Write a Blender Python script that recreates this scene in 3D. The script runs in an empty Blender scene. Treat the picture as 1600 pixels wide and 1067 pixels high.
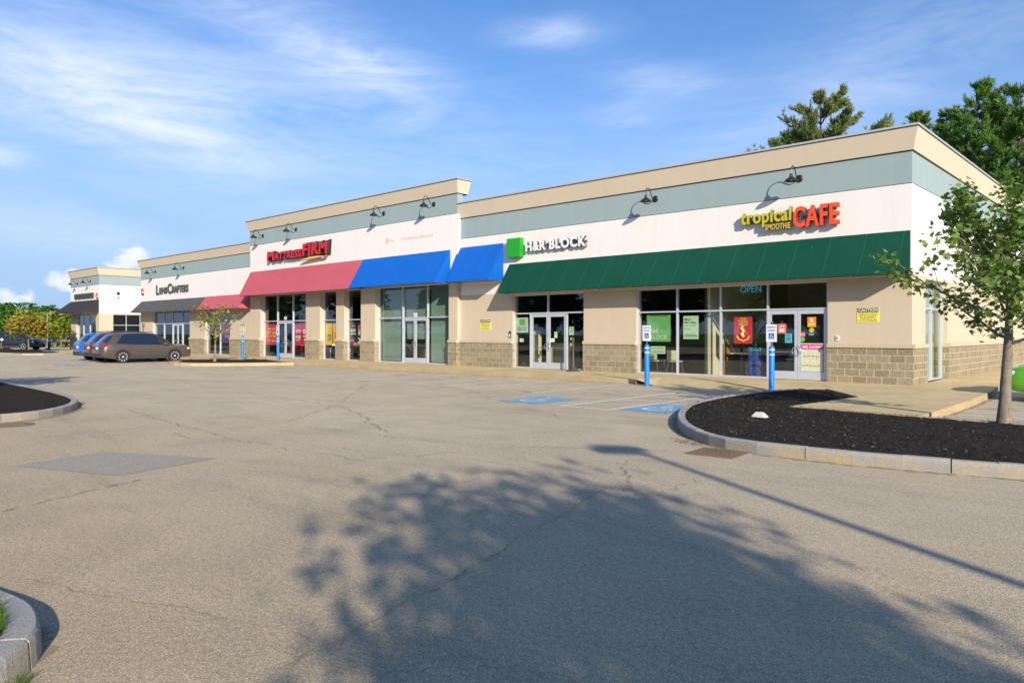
import bpy, bmesh, math, random
import numpy as np
from mathutils import Vector, Matrix
R=math.radians
random.seed(7); RNG=np.random.default_rng(7)
S=bpy.context.scene; COL=S.collection
# ------------------------------------------------------------------ camera
cam=bpy.data.objects.new('camera',bpy.data.cameras.new('camera')); COL.objects.link(cam); S.camera=cam
cam.location=(0,0,1.65); cam.rotation_euler=(R(90),0,math.atan2(0.6784,0.7347))
cam.data.sensor_width=36; cam.data.lens=36*1158/1600; cam.data.shift_y=-13.5/1600
cam.data.clip_start=0.05; cam.data.clip_end=2500
# ------------------------------------------------------------------ light and sky
SUN=Vector((0.857,-0.515,0.398)).normalized()
EL=math.asin(SUN.z); AZ=math.atan2(SUN.x,SUN.y)
sl=bpy.data.lights.new('sun','SUN'); sl.energy=5.0; sl.angle=R(0.55); sl.color=(1,0.885,0.74)
so=bpy.data.objects.new('sun',sl); COL.objects.link(so); so.rotation_euler=SUN.to_track_quat('Z','Y').to_euler(); so.location=(30,-20,30)
S.view_settings.view_transform='Standard'; S.view_settings.look='None'; S.view_settings.gamma=1; S.view_settings.use_curve_mapping=False
S.view_settings.exposure=0.38
W=bpy.data.worlds.new('World'); S.world=W; W.use_nodes=True
nt=W.node_tree; nt.nodes.clear()
class N:
    """small node-expression helper"""
    def __init__(s,nt): s.nt=nt
    def node(s,t,**k):
        n=s.nt.nodes.new(t)
        for a,b in k.items(): setattr(n,a,b)
        return n
    def put(s,sock,v):
        if hasattr(v,'links') or hasattr(v,'is_output'): s.nt.links.new(v,sock)
        else:
            try: sock.default_value=v
            except Exception: sock.default_value=tuple(v)+(1,)
    def m(s,op,a,b=0.0,c=0.0,clamp=False):
        n=s.node('ShaderNodeMath',operation=op,use_clamp=clamp)
        for i,v in enumerate((a,b,c)):
            if i<len(n.inputs): s.put(n.inputs[i],v)
        return n.outputs[0]
    def v(s,op,a,b=(0,0,0)):
        n=s.node('ShaderNodeVectorMath',operation=op); s.put(n.inputs[0],a)
        if op=='SCALE': s.put(n.inputs[3],b)
        else: s.put(n.inputs[1],b)
        return n.outputs[0]
    def sep(s,a):
        n=s.node('ShaderNodeSeparateXYZ'); s.put(n.inputs[0],a); return n.outputs
    def comb(s,x,y,z=0.0):
        n=s.node('ShaderNodeCombineXYZ')
        for i,q in enumerate((x,y,z)): s.put(n.inputs[i],q)
        return n.outputs[0]
    def noise(s,vec,scale,detail=3,rough=0.5,dist=0.0,col=False):
        n=s.node('ShaderNodeTexNoise'); s.put(n.inputs['Vector'],vec); n.inputs['Scale'].default_value=scale
        n.inputs['Detail'].default_value=detail; n.inputs['Roughness'].default_value=rough; n.inputs['Distortion'].default_value=dist
        return n.outputs[1 if col else 0]
    def ramp(s,f,stops,interp='LINEAR'):
        n=s.node('ShaderNodeValToRGB'); s.put(n.inputs[0],f); cr=n.color_ramp; cr.interpolation=interp
        while len(cr.elements)<len(stops): cr.elements.new(0.5)
        for e,(p,c) in zip(cr.elements,stops):
            e.position=p; e.color=(c,c,c,1) if isinstance(c,(int,float)) else tuple(c)+(1,)
        return n.outputs[0]
    def mix(s,f,a,b,mode='MIX'):
        n=s.node('ShaderNodeMix',data_type='RGBA',blend_type=mode); s.put(n.inputs[0],f)
        s.put(n.inputs[6],a if not isinstance(a,tuple) else tuple(a)+(1,)); s.put(n.inputs[7],b if not isinstance(b,tuple) else tuple(b)+(1,))
        return n.outputs[2]
w=N(nt)
sky=w.node('ShaderNodeTexSky',sky_type='NISHITA'); sky.sun_disc=False; sky.sun_elevation=EL; sky.sun_rotation=AZ
sky.air_density=1.0; sky.dust_density=0.6; sky.ozone_density=2.2
tc=w.node('ShaderNodeTexCoord').outputs['Generated']
dx,dy,dz=w.sep(tc)
az=w.m('ARCTAN2',dx,dy); el=w.m('ARCSINE',dz)
yaw=-math.atan2(0.6784,0.7347)
def pixdir(px,py):
    t=(px-800)/1158.; a=math.atan(t); e=math.atan((520-py)/1158.*math.cos(a)); return yaw+a,e
# cirrus: stretched noise on a high layer
pl=w.comb(az,el)
mp=w.node('ShaderNodeMapping'); w.put(mp.inputs[0],pl); mp.inputs['Rotation'].default_value=(0,0,R(11)); mp.inputs['Scale'].default_value=(1.0,4.2,1)
n1=w.noise(mp.outputs[0],3.2,8,0.60,0.9); n2=w.noise(mp.outputs[0],15.0,5,0.55,1.0)
mask=None
for px,py,rx,ry,rot,a in [(130,90,330,80,8,.88),(480,60,230,50,18,.75),(580,105,90,30,8,.95),(860,52,75,20,0,.85),(1040,130,90,26,8,.7),
    (985,180,55,20,0,.6),(560,178,110,20,0,.35),(160,180,230,50,6,.95),(60,360,190,30,8,.6),(1450,60,260,90,-20,.38),(0,240,40,14,0,1.0),
    (430,320,420,60,0,.25),(760,250,500,90,0,.18),(1280,170,260,30,-14,.22)]:
    a0,e0=pixdir(px,py); ct,st=math.cos(R(rot)),math.sin(R(rot))
    u=w.m('SUBTRACT',az,a0); v=w.m('SUBTRACT',el,e0)
    uu=w.m('DIVIDE',w.m('SUBTRACT',w.m('MULTIPLY',u,ct),w.m('MULTIPLY',v,st)),rx/1158.)
    vv=w.m('DIVIDE',w.m('ADD',w.m('MULTIPLY',u,st),w.m('MULTIPLY',v,ct)),ry/1158.)
    d=w.m('ADD',w.m('MULTIPLY',uu,uu),w.m('MULTIPLY',vv,vv))
    g=w.m('MULTIPLY',w.m('EXPONENT',w.m('MULTIPLY',d,-1.0)),a)
    mask=g if mask is None else w.m('ADD',mask,g)
mask=w.m('ADD',mask,0.05)
tex=w.m('MULTIPLY',w.m('SUBTRACT',w.m('ADD',n1,w.m('MULTIPLY',n2,0.30)),0.41),1.7,clamp=True)
cir=w.m('MULTIPLY',w.m('MULTIPLY',tex,mask),0.95,clamp=True)
# cumulus heads low over the horizon
cum=None
cn=w.noise(w.v('MULTIPLY',tc,(1,1,1.4)),24,7,0.6,0.2)
for px,py,rx,ry in [(8,466,38,20),(206,408,34,20),(112,438,40,17),(-300,440,160,50)]:
    a0,e0=pixdir(px,py)
    uu=w.m('DIVIDE',w.m('SUBTRACT',az,a0),rx/1158.); vv=w.m('DIVIDE',w.m('SUBTRACT',el,e0),ry/1158.)
    d=w.m('SUBTRACT',1.0,w.m('ADD',w.m('MULTIPLY',uu,uu),w.m('MULTIPLY',vv,vv)))
    cum=d if cum is None else w.m('MAXIMUM',cum,d)
cum=w.m('MULTIPLY',w.m('ADD',cum,w.m('MULTIPLY',w.m('SUBTRACT',cn,0.52),4.2)),1.6,clamp=True)
cum=w.m('MULTIPLY',cum,w.ramp(w.m('ADD',w.m('MULTIPLY',cn,0.5),0.4),[(0.55,0.45),(0.75,1.0)]))
haze=w.ramp(w.m('DIVIDE',el,R(28),clamp=True),[(0.0,0.88),(0.25,0.74),(0.5,0.34),(0.75,0.06)])
hs=w.node('ShaderNodeHueSaturation'); w.put(hs.inputs['Color'],sky.outputs[0]); hs.inputs['Saturation'].default_value=1.12; hs.inputs['Hue'].default_value=0.5
base=w.mix(haze,w.mix(1.,hs.outputs[0],(0.80,1.07,1.40),'MULTIPLY'),(3.0,4.3,6.8))
c1=w.mix(cir,base,(6.7,7.5,9.2)); c2=w.mix(w.m('MULTIPLY',cum,0.9,clamp=True),c1,(8.6,8.6,9.2))
bg=w.node('ShaderNodeBackground'); w.put(bg.inputs[0],c2); bg.inputs[1].default_value=0.098
wo=w.node('ShaderNodeOutputWorld'); nt.links.new(bg.outputs[0],wo.inputs[0])

# ------------------------------------------------------------------ materials
def mat(name,fn=None,color=(.5,.5,.5),rough=.7,metal=0.,spec=.5,bump=None,emis=None):
    m=bpy.data.materials.new(name); m.use_nodes=True; t=m.node_tree; b=t.nodes['Principled BSDF']; n=N(t)
    b.inputs['Base Color'].default_value=tuple(color)+(1,); b.inputs['Roughness'].default_value=rough; b.inputs['Metallic'].default_value=metal
    b.inputs['Specular IOR Level'].default_value=spec
    if emis: b.inputs['Emission Color'].default_value=tuple(emis[0])+(1,); b.inputs['Emission Strength'].default_value=emis[1]
    if fn: fn(n,b)
    return m
def pos(n): return n.node('ShaderNodeTexCoord').outputs['Object']
def gpos(n): return n.node('ShaderNodeNewGeometry').outputs['Position']
def setbump(n,b,h,strength=.3,dist=.01):
    bp=n.node('ShaderNodeBump'); bp.inputs['Strength'].default_value=strength; bp.inputs['Distance'].default_value=dist
    n.put(bp.inputs['Height'],h); n.nt.links.new(bp.outputs[0],b.inputs['Normal'])
def stucco(c,var=.06,streak=.0):
    def fn(n,b):
        p=gpos(n); big=n.noise(p,.6,5,.6); fine=n.noise(p,90,2,.6)
        st=n.noise(n.v('MULTIPLY',p,(2.2,2.2,.12)),1.5,5,.65)
        f=n.m('ADD',n.m('MULTIPLY',big,.6),n.m('MULTIPLY',st,.4))
        col=n.mix(n.ramp(f,[(.3,0.),(.7,1.)]),tuple(x*(1-var) for x in c),tuple(min(1,x*(1+var*.6)) for x in c))
        x,y,z=n.sep(p)
        # runs of grime below ledges, with shapes of their own
        dirt=n.m('MULTIPLY',n.ramp(n.noise(n.v('MULTIPLY',p,(5,5,.25)),1.3,4,.7),[(.56,0.),(.75,1.)]),streak)
        col=n.mix(dirt,col,(.30,.27,.22))
        n.put(b.inputs['Base Color'],col); setbump(n,b,fine,.35,.004)
    return fn
M={}
M['beige']=mat('beige stucco',stucco((.55,.465,.345),.07,.14),rough=.9,spec=.2)
M['cream']=mat('cornice stucco',stucco((.625,.53,.40),.05,.12),rough=.9,spec=.2)
M['white']=mat('white stucco',stucco((.765,.735,.695),.035,.12),rough=.9,spec=.2)
M['teal']=mat('grey teal stucco',stucco((.29,.37,.375),.06,.08),rough=.9,spec=.2)
def stone_fn(n,b):
    p=gpos(n); x,y,z=n.sep(p); q=n.comb(n.m('ADD',x,y),n.m('SUBTRACT',z,.13))
    br=n.node('ShaderNodeTexBrick'); n.put(br.inputs['Vector'],q); br.inputs['Scale'].default_value=1
    for k,v in (('Brick Width',.42),('Row Height',.214),('Mortar Size',.010),('Mortar Smooth',.15),('Bias',0.)): br.inputs[k].default_value=v
    br.inputs['Color1'].default_value=(.27,.235,.16,1); br.inputs['Color2'].default_value=(.37,.315,.215,1); br.inputs['Mortar'].default_value=(.56,.485,.35,1)
    r=n.noise(p,14,6,.72); r2=n.noise(p,45,3,.6)
    col=n.mix(n.ramp(r,[(.3,0.),(.72,1.)]),br.outputs[0],n.mix(1.,br.outputs[0],(1.25,1.22,1.15),'MULTIPLY'))
    dark=n.ramp(r2,[(.35,1.),(.52,0.)]); inv=n.m('SUBTRACT',1.,br.outputs[1])
    col=n.mix(n.m('MULTIPLY',n.m('MULTIPLY',dark,.75),inv),col,(.16,.125,.075))
    n.put(b.inputs['Base Color'],col)
    h=n.m('ADD',n.m('MULTIPLY',n.m('ADD',r,n.m('MULTIPLY',r2,.4)),inv),n.m('MULTIPLY',inv,.35)); setbump(n,b,h,1.,.05)
M['stone']=mat('split face block',stone_fn,rough=.95,spec=.15)
M['ledge']=mat('cast stone ledge',stucco((.52,.44,.31),.10,.2),rough=.9,spec=.2)
M['coping']=mat('metal coping',color=(.52,.52,.50),rough=.45,metal=.3)
M['darkline']=mat('dark reveal and shadow line',color=(.05,.045,.04),rough=.8)  # dark colour of the reveal groove, also of the painted shadow lines above
M['alu']=mat('anodised aluminium',lambda n,b:n.put(b.inputs['Base Color'],n.mix(n.noise(gpos(n),3,3),(.52,.54,.60),(.64,.66,.72))),rough=.42,metal=.35)
M['steel']=mat('polished steel',color=(.7,.7,.7),rough=.2,metal=1)
def awn(c,seam=1.0,every=1.3,fade=.12,w_=.012):
    def fn(n,b):
        p=gpos(n); x,y,z=n.sep(p); f=n.noise(n.v('MULTIPLY',p,(.6,1,1)),1.6,5,.65); fine=n.noise(n.v('MULTIPLY',p,(6,1.,1.)),2.,4,.6)
        col=n.mix(n.m('MULTIPLY',f,fine),tuple(q*(1-fade) for q in c),tuple(min(1,q*(1+fade*2.2)+.003) for q in c))
        k=n.m('LESS_THAN',n.m('MODULO',n.m('ADD',x,200.),every),w_)
        col=n.mix(n.m('MULTIPLY',k,.35*seam),col,tuple(min(1,q*1.6+.04) for q in c))
        fk=n.ramp(n.noise(n.v('MULTIPLY',p,(3,.6,.6)),4,5,.8),[(.63,0.),(.8,1.)])
        col=n.mix(n.m('MULTIPLY',fk,.18),col,(.6,.6,.55))
        n.put(b.inputs['Base Color'],col); setbump(n,b,n.m('ADD',n.noise(p,1.3,3),n.m('MULTIPLY',k,.2)),.25,.05)
    return fn
M['aw_green']=mat('green canvas',awn((.002,.062,.036),1.2,1.02,.16,.02),rough=.75,spec=.2)
M['aw_blue']=mat('blue canvas',awn((.003,.115,.50),.35,1.3,.16),rough=.75,spec=.2)
M['aw_red']=mat('faded red canvas',awn((.47,.09,.115),.8,5.9,.14,.03),rough=.7)
M['aw_grey']=mat('charcoal canvas',awn((.075,.078,.08),.2,1.4,.1),rough=.8)
M['aw_black']=mat('black canvas',awn((.022,.023,.024),.2,1.4,.1),rough=.8)
M['black']=mat('black metal',color=(.02,.02,.02),rough=.45)
M['lamp']=mat('bronze lamp metal',color=(.045,.043,.04),rough=.38,metal=.6)
def glass(name,tint,refl=1.0):
    m=bpy.data.materials.new(name); m.use_nodes=True; t=m.node_tree; t.nodes.clear(); n=N(t)
    tr=n.node('ShaderNodeBsdfTransparent'); tr.inputs[0].default_value=tuple(tint)+(1,)
    gl=n.node('ShaderNodeBsdfGlossy'); gl.inputs['Roughness'].default_value=.015; gl.inputs[0].default_value=(.9,.95,.93,1)
    bp=n.node('ShaderNodeBump'); bp.inputs['Strength'].default_value=.06; bp.inputs['Distance'].default_value=.02
    n.put(bp.inputs['Height'],n.noise(gpos(n),.9,2)); t.links.new(bp.outputs[0],gl.inputs['Normal'])
    lw=n.node('ShaderNodeLayerWeight'); lw.inputs[0].default_value=.5
    f5=n.m('POWER',lw.outputs['Facing'],4.0)
    mx=n.node('ShaderNodeMixShader'); n.put(mx.inputs[0],n.m('ADD',n.m('MULTIPLY',f5,.95*refl),0.12,clamp=True))
    t.links.new(tr.outputs[0],mx.inputs[1]); t.links.new(gl.outputs[0],mx.inputs[2])
    o=n.node('ShaderNodeOutputMaterial'); t.links.new(mx.outputs[0],o.inputs[0]); return m
M['glass']=glass('shop glass',(.90,.93,.90),.8); M['glassg']=glass('green tinted glass',(.74,.82,.76),.8); M['glassd']=glass('dark glass',(.12,.13,.13),.8)
M['carglass']=mat('car window glass',color=(.012,.018,.03),rough=.04,spec=.9)
def asphalt_fn(n,b):
    p=gpos(n); x,y,z=n.sep(p)
    big=n.noise(p,.11,5,.6,.8); mid=n.noise(p,.8,6,.68,.4); st=n.noise(n.v('MULTIPLY',p,(.22,1.5,1)),.55,7,.72,1.0)
    col=n.mix(n.ramp(big,[(.38,0.),(.62,1.)]),(.455,.385,.29),(.51,.43,.315))
    col=n.mix(n.m('MULTIPLY',n.ramp(mid,[(.42,0.),(.72,1.)]),.65),col,(.345,.292,.222))
    col=n.mix(n.m('MULTIPLY',n.ramp(st,[(.52,0.),(.72,1.)]),.55),col,(.27,.235,.185))
    tan=n.noise(p,.33,5,.62,1.2); col=n.mix(n.m('MULTIPLY',n.ramp(tan,[(.54,0.),(.70,1.)]),.55),col,(.50,.40,.27))
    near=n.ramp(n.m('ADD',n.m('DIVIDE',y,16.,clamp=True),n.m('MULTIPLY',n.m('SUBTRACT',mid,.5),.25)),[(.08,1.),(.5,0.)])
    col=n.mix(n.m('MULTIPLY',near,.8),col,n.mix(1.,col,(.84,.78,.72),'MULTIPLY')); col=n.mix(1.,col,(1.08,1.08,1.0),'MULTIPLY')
    # oil and tyre marks in the stalls along the walk
    oil=n.ramp(n.noise(n.v('MULTIPLY',p,(.75,1.3,1)),1.0,5,.7,.3),[(.57,0.),(.66,1.)])
    band=n.ramp(n.m('DIVIDE',n.m('SUBTRACT',y,12.5),9.,clamp=True),[(0.,0.),(.35,1.),(.9,1.),(1.,0.)])
    col=n.mix(n.m('MULTIPLY',n.m('MULTIPLY',oil,band),.6),col,(.17,.16,.145))
    drip=n.ramp(n.noise(p,2.6,3,.6),[(.70,0.),(.74,1.)]); col=n.mix(n.m('MULTIPLY',drip,.35),col,(.20,.19,.17))
    g1=n.noise(p,88,2,.8); g2=n.noise(p,230,1,.5); g3=n.noise(p,24,4,.75)
    sp=n.m('ADD',n.m('MULTIPLY',g1,.5),n.m('ADD',n.m('MULTIPLY',g2,.25),n.m('MULTIPLY',g3,.25)))
    col=n.mix(1.,col,n.ramp(sp,[(.36,.42),(.46,.80),(.53,1.12),(.63,1.9)]),'MULTIPLY')
    vo=n.node('ShaderNodeTexVoronoi'); n.put(vo.inputs['Vector'],p); vo.inputs['Scale'].default_value=42
    spk=n.m('LESS_THAN',vo.outputs['Distance'],.20); col=n.mix(n.m('MULTIPLY',spk,.55),col,(.68,.64,.56))
    n.put(b.inputs['Base Color'],col); setbump(n,b,n.m('ADD',g1,n.m('MULTIPLY',g3,.9)),.75,.010)
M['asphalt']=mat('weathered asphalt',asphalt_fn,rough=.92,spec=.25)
def patch_fn(n,b):
    p=gpos(n); g=n.noise(p,120,2,.7); s=n.noise(n.v('MULTIPLY',p,(1,6,1)),3,4,.6)
    col=n.mix(s,(.375,.335,.268),(.31,.28,.225)); col=n.mix(1.,col,n.ramp(g,[(.35,.6),(.6,1.35)]),'MULTIPLY')
    n.put(b.inputs['Base Color'],col); setbump(n,b,g,.4,.004)
M['patch']=mat('newer asphalt patch',patch_fn,rough=.9,spec=.25)
M['crack']=mat('crack',lambda n,b:n.put(b.inputs['Base Color'],n.mix(n.noise(gpos(n),6,3),(.15,.14,.12),(.33,.30,.24))),rough=1,spec=.1)
M['moss']=mat('weedy crack',lambda n,b:n.put(b.inputs['Base Color'],n.mix(n.noise(gpos(n),9,3),(.20,.18,.12),(.40,.34,.22))),rough=1,spec=.1)
def conc_fn(c,joint=True,yc=.5):
    def fn(n,b):
        p=gpos(n); x,y,z=n.sep(p); f=n.noise(p,.8,6,.65); g=n.noise(p,60,3,.6); s=n.noise(p,5,5,.7)
        col=n.mix(n.ramp(f,[(.35,0.),(.65,1.)]),c,tuple(q*k for q,k in zip(c,(.84,.80,.74))))
        col=n.mix(n.m('MULTIPLY',n.ramp(s,[(.5,0.),(.75,1.)]),.35),col,tuple(q*.62 for q in c))
        col=n.mix(1.,col,n.ramp(g,[(.3,.82),(.7,1.15)]),'MULTIPLY')
        if joint:
            j=n.m('LESS_THAN',n.m('MODULO',n.m('ADD',x,300.),1.52),.014)
            col=n.mix(n.m('MULTIPLY',j,.55),col,(.22,.18,.13))
        n.put(b.inputs['Base Color'],col); setbump(n,b,n.m('ADD',g,s),.3,.006)
    return fn
M['walk']=mat('tan concrete',conc_fn((.64,.52,.29)),rough=.92,spec=.2)
M['walkedge']=mat('stained concrete edge',conc_fn((.48,.38,.225),False),rough=.92,spec=.2)
def granite_fn(n,b):
    p=gpos(n); f=n.noise(p,2.2,6,.7); g=n.noise(p,130,2,.7); x,y,z=n.sep(p)
    col=n.mix(n.ramp(f,[(.4,0.),(.62,1.)]),(.30,.29,.27),(.40,.335,.21))
    top=n.ramp(n.m('DIVIDE',n.m('SUBTRACT',z,.10),.05),[(0.,0.),(1.,1.)])
    col=n.mix(n.m('MULTIPLY',top,.65),col,(.36,.355,.35)); col=n.mix(1.,col,n.ramp(g,[(.3,.7),(.7,1.3)]),'MULTIPLY')
    n.put(b.inputs['Base Color'],col); setbump(n,b,n.m('ADD',n.noise(p,25,4,.7),g),.6,.012)
M['granite']=mat('granite kerb',granite_fn,rough=.9,spec=.25)
def mulch_fn(c0,c1):
    def fn(n,b):
        p=gpos(n); g=n.noise(p,60,4,.75); v=n.node('ShaderNodeTexVoronoi'); n.put(v.inputs['Vector'],n.v('MULTIPLY',p,(1,1.9,1))); v.inputs['Scale'].default_value=48
        col=n.mix(n.ramp(g,[(.4,0.),(.68,1.)]),c0,c1); br=n.ramp(n.noise(p,.55,4,.6),[(.6,0.),(.75,1.)])
        col=n.mix(n.m('MULTIPLY',br,.4),col,(.10,.065,.04)); n.put(b.inputs['Base Color'],col)
        setbump(n,b,n.m('ADD',g,v.outputs['Distance']),1.,.04)
    return fn
M['mulch']=mat('black mulch',mulch_fn((.018,.016,.015),(.085,.072,.062)),rough=1,spec=.12)
M['mulchb']=mat('brown black mulch',mulch_fn((.018,.014,.010),(.10,.075,.05)),rough=1,spec=.12)
def chips_fn(n,b):
    r=n.node('ShaderNodeNewGeometry').outputs['Random Per Island']
    n.put(b.inputs['Base Color'],n.ramp(r,[(0.,(.010,.010,.010)),(.75,(.05,.045,.04)),(.93,(.11,.09,.07)),(1.,(.26,.22,.17))]))
M['chips']=mat('mulch chips',chips_fn,rough=1,spec=.12)
def leaf_mat(name,stops,trans=.35,rough=.45):
    m=bpy.data.materials.new(name); m.use_nodes=True; t=m.node_tree; b=t.nodes['Principled BSDF']; n=N(t)
    r=n.node('ShaderNodeNewGeometry').outputs['Random Per Island']
    cl=n.noise(pos(n),.7,3)
    c=n.ramp(n.m('ADD',n.m('MULTIPLY',r,.65),n.m('MULTIPLY',n.m('SUBTRACT',cl,.32),.9),clamp=True),stops); n.put(b.inputs['Base Color'],c)
    b.inputs['Roughness'].default_value=rough; b.inputs['Specular IOR Level'].default_value=.3
    tl=n.node('ShaderNodeBsdfTranslucent'); n.put(tl.inputs[0],n.mix(1.,c,(1.3,1.5,.6),'MULTIPLY'))
    mx=n.node('ShaderNodeMixShader'); mx.inputs[0].default_value=trans; o=t.nodes['Material Output']
    t.links.new(b.outputs[0],mx.inputs[1]); t.links.new(tl.outputs[0],mx.inputs[2]); t.links.new(mx.outputs[0],o.inputs[0]); return m
M['maple']=leaf_mat('maple leaves',[(0.,(.06,.12,.025)),(.45,(.15,.24,.055)),(.85,(.26,.35,.10)),(1.,(.42,.40,.17))])
M['pine']=leaf_mat('pine needles',[(0.,(.05,.12,.025)),(.5,(.12,.24,.045)),(.9,(.20,.31,.07)),(1.,(.28,.28,.09))],.2,.6)
M['pineb']=leaf_mat('olive pine needles',[(0.,(.08,.13,.04)),(.5,(.17,.23,.075)),(.85,(.28,.28,.11)),(1.,(.38,.30,.14))],.2,.6)
M['green']=leaf_mat('green leaves',[(0.,(.035,.11,.02)),(.6,(.08,.20,.035)),(1.,(.14,.28,.05))])
M['yellow']=leaf_mat('yellow green leaves',[(0.,(.10,.16,.02)),(.5,(.25,.30,.035)),(1.,(.46,.43,.06))])
M['orange']=leaf_mat('turning leaves',[(0.,(.13,.18,.02)),(.45,(.32,.31,.045)),(.8,(.42,.22,.06)),(1.,(.42,.13,.06))])
M['grass']=leaf_mat('grass blades',[(0.,(.05,.11,.012)),(.6,(.12,.22,.02)),(.85,(.22,.24,.04)),(1.,(.40,.28,.10))],.3)
M['dark']=leaf_mat('dark leaves',[(0.,(.014,.035,.01)),(.6,(.028,.065,.014)),(1.,(.06,.10,.02))])
M['deadleaf']=mat('dry leaves',color=(.30,.20,.11),rough=.9)
def bark_fn(c):
    def fn(n,b):
        p=pos(n); f=n.noise(n.v('MULTIPLY',p,(1,1,.25)),26,6,.7); g=n.noise(p,6,4,.6)
        col=n.mix(n.ramp(f,[(.35,0.),(.65,1.)]),tuple(q*.55 for q in c),c); col=n.mix(n.m('MULTIPLY',n.ramp(g,[(.45,0.),(.65,1.)]),.4),col,(.36,.33,.26))
        n.put(b.inputs['Base Color'],col); setbump(n,b,f,.8,.02)
    return fn
M['bark']=mat('grey bark',bark_fn((.27,.23,.17)),rough=.95,spec=.2)
M['barkd']=mat('dark bark',bark_fn((.11,.085,.065)),rough=.95,spec=.2)
M['lawn']=mat('lawn',lambda n,b:n.put(b.inputs['Base Color'],n.mix(n.noise(gpos(n),1.2,5),(.05,.10,.02),(.12,.17,.04))),rough=1,spec=.1)
M['soil']=mat('soil',lambda n,b:n.put(b.inputs['Base Color'],n.mix(n.noise(gpos(n),9,4),(.10,.08,.04),(.20,.16,.08))),rough=1,spec=.1)
def worn(c,amt=.40,base=(.40,.37,.33)):
    def fn(n,b):
        p=gpos(n); f=n.noise(p,9,6,.75); k=n.ramp(f,[(amt,1.),(amt+.14,0.)]); col=n.mix(k,c,base)
        col=n.mix(1.,col,n.ramp(n.noise(p,90,2,.7),[(.3,.8),(.7,1.2)]),'MULTIPLY'); n.put(b.inputs['Base Color'],col)
    return fn
M['lineW']=mat('worn white paint',worn((.76,.74,.69),.36),rough=.85)
M['blueP']=mat('worn blue paint',worn((.09,.36,.60),.37),rough=.85)
M['bollard']=mat('blue plastic sleeve',color=(.012,.20,.62),rough=.4)
M['signw']=mat('sign white',color=(.75,.76,.76),rough=.5); M['signb']=mat('sign blue',color=(.01,.10,.42),rough=.5)
M['yel']=mat('sign yellow',color=(.78,.70,.12),rough=.55)
M['rust']=mat('rusty iron',lambda n,b:n.put(b.inputs['Base Color'],n.mix(n.noise(gpos(n),12,5,.7),(.13,.085,.06),(.25,.165,.11))),rough=.9)
def flat(name,c,**k): M[name]=mat(name,color=c,**k); return M[name]
flat('lred',(.62,.012,.02),rough=.4); flat('lyel',(.50,.46,.03),rough=.5); flat('lora',(.80,.085,.03),rough=.4); flat('lgold',(.75,.50,.08),rough=.5)
flat('lwhite',(.80,.80,.80),rough=.4); flat('lgreen',(.015,.33,.02),rough=.45); flat('lgrey',(.07,.07,.075),rough=.5); flat('ldg',(.03,.055,.04),rough=.6); flat('lside',(.10,.10,.10),rough=.5)
flat('lyside',(.20,.17,.02),rough=.5); flat('loside',(.28,.03,.015),rough=.5); flat('lpink',(.60,.10,.10))
flat('p_red',(.62,.03,.05),rough=.5); flat('p_yel',(.80,.50,.03),rough=.5); flat('p_black',(.02,.02,.025),rough=.4); flat('p_green',(.16,.42,.12),rough=.5)
flat('p_mint',(.50,.66,.42),rough=.5); flat('p_purple',(.20,.05,.36),rough=.5); flat('p_pink',(.62,.04,.20),rough=.5); flat('p_teal',(.08,.42,.48),rough=.5); flat('p_dgreen',(.02,.10,.05),rough=.5)
flat('p_coral',(.65,.14,.15),rough=.5); flat('p_cream',(.62,.62,.48),rough=.6); flat('p_orange',(.70,.22,.03),rough=.5); flat('p_dblue',(.03,.06,.25)); flat('ghost',(.62,.55,.42),rough=.9)
flat('neon',(.03,.10,.14),emis=((.08,.40,.65),.4)); flat('in_yel',(.55,.55,.26),rough=.8); flat('in_grey',(.22,.22,.21),rough=.8); flat('in_floor',(.20,.18,.15),rough=.5)
flat('in_brown',(.30,.15,.05),rough=.5); flat('in_green',(.05,.30,.04),rough=.6); flat('in_dark',(.05,.055,.05),rough=.8); flat('in_teal',(.02,.28,.34),rough=.4); flat('in_cream',(.60,.58,.40),rough=.7)
flat('blind',(.42,.50,.44),rough=.7); flat('tyre',(.018,.018,.018),rough=.8); flat('rim',(.72,.72,.74),rough=.35,metal=.25); flat('clad',(.035,.035,.037),rough=.6)
flat('taill',(.35,.01,.015),rough=.2); flat('headl',(.6,.62,.65),rough=.15); flat('plate',(.7,.72,.75),rough=.5); flat('rock',(.62,.60,.57),rough=.9); flat('ash',(.10,.09,.085),rough=.5,metal=.4)
flat('pole',(.22,.19,.165),rough=.6); flat('farwall',(.62,.55,.45),rough=.9); flat('farroof',(.10,.10,.11),rough=.9); flat('roofm',(.30,.30,.30),rough=.9)
def carpaint(name,c,metal=.5):
    m=mat(name,color=c,rough=.32,metal=metal); m.node_tree.nodes['Principled BSDF'].inputs['Coat Weight'].default_value=.8; m.node_tree.nodes['Principled BSDF'].inputs['Coat Roughness'].default_value=.04; M[name]=m
carpaint('c_grey',(.125,.10,.08)); carpaint('c_blue',(.01,.16,.52),.3); carpaint('c_red',(.16,.008,.02),.3); carpaint('c_dark',(.03,.035,.045)); carpaint('c_green',(.12,.42,.02),.1)

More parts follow.
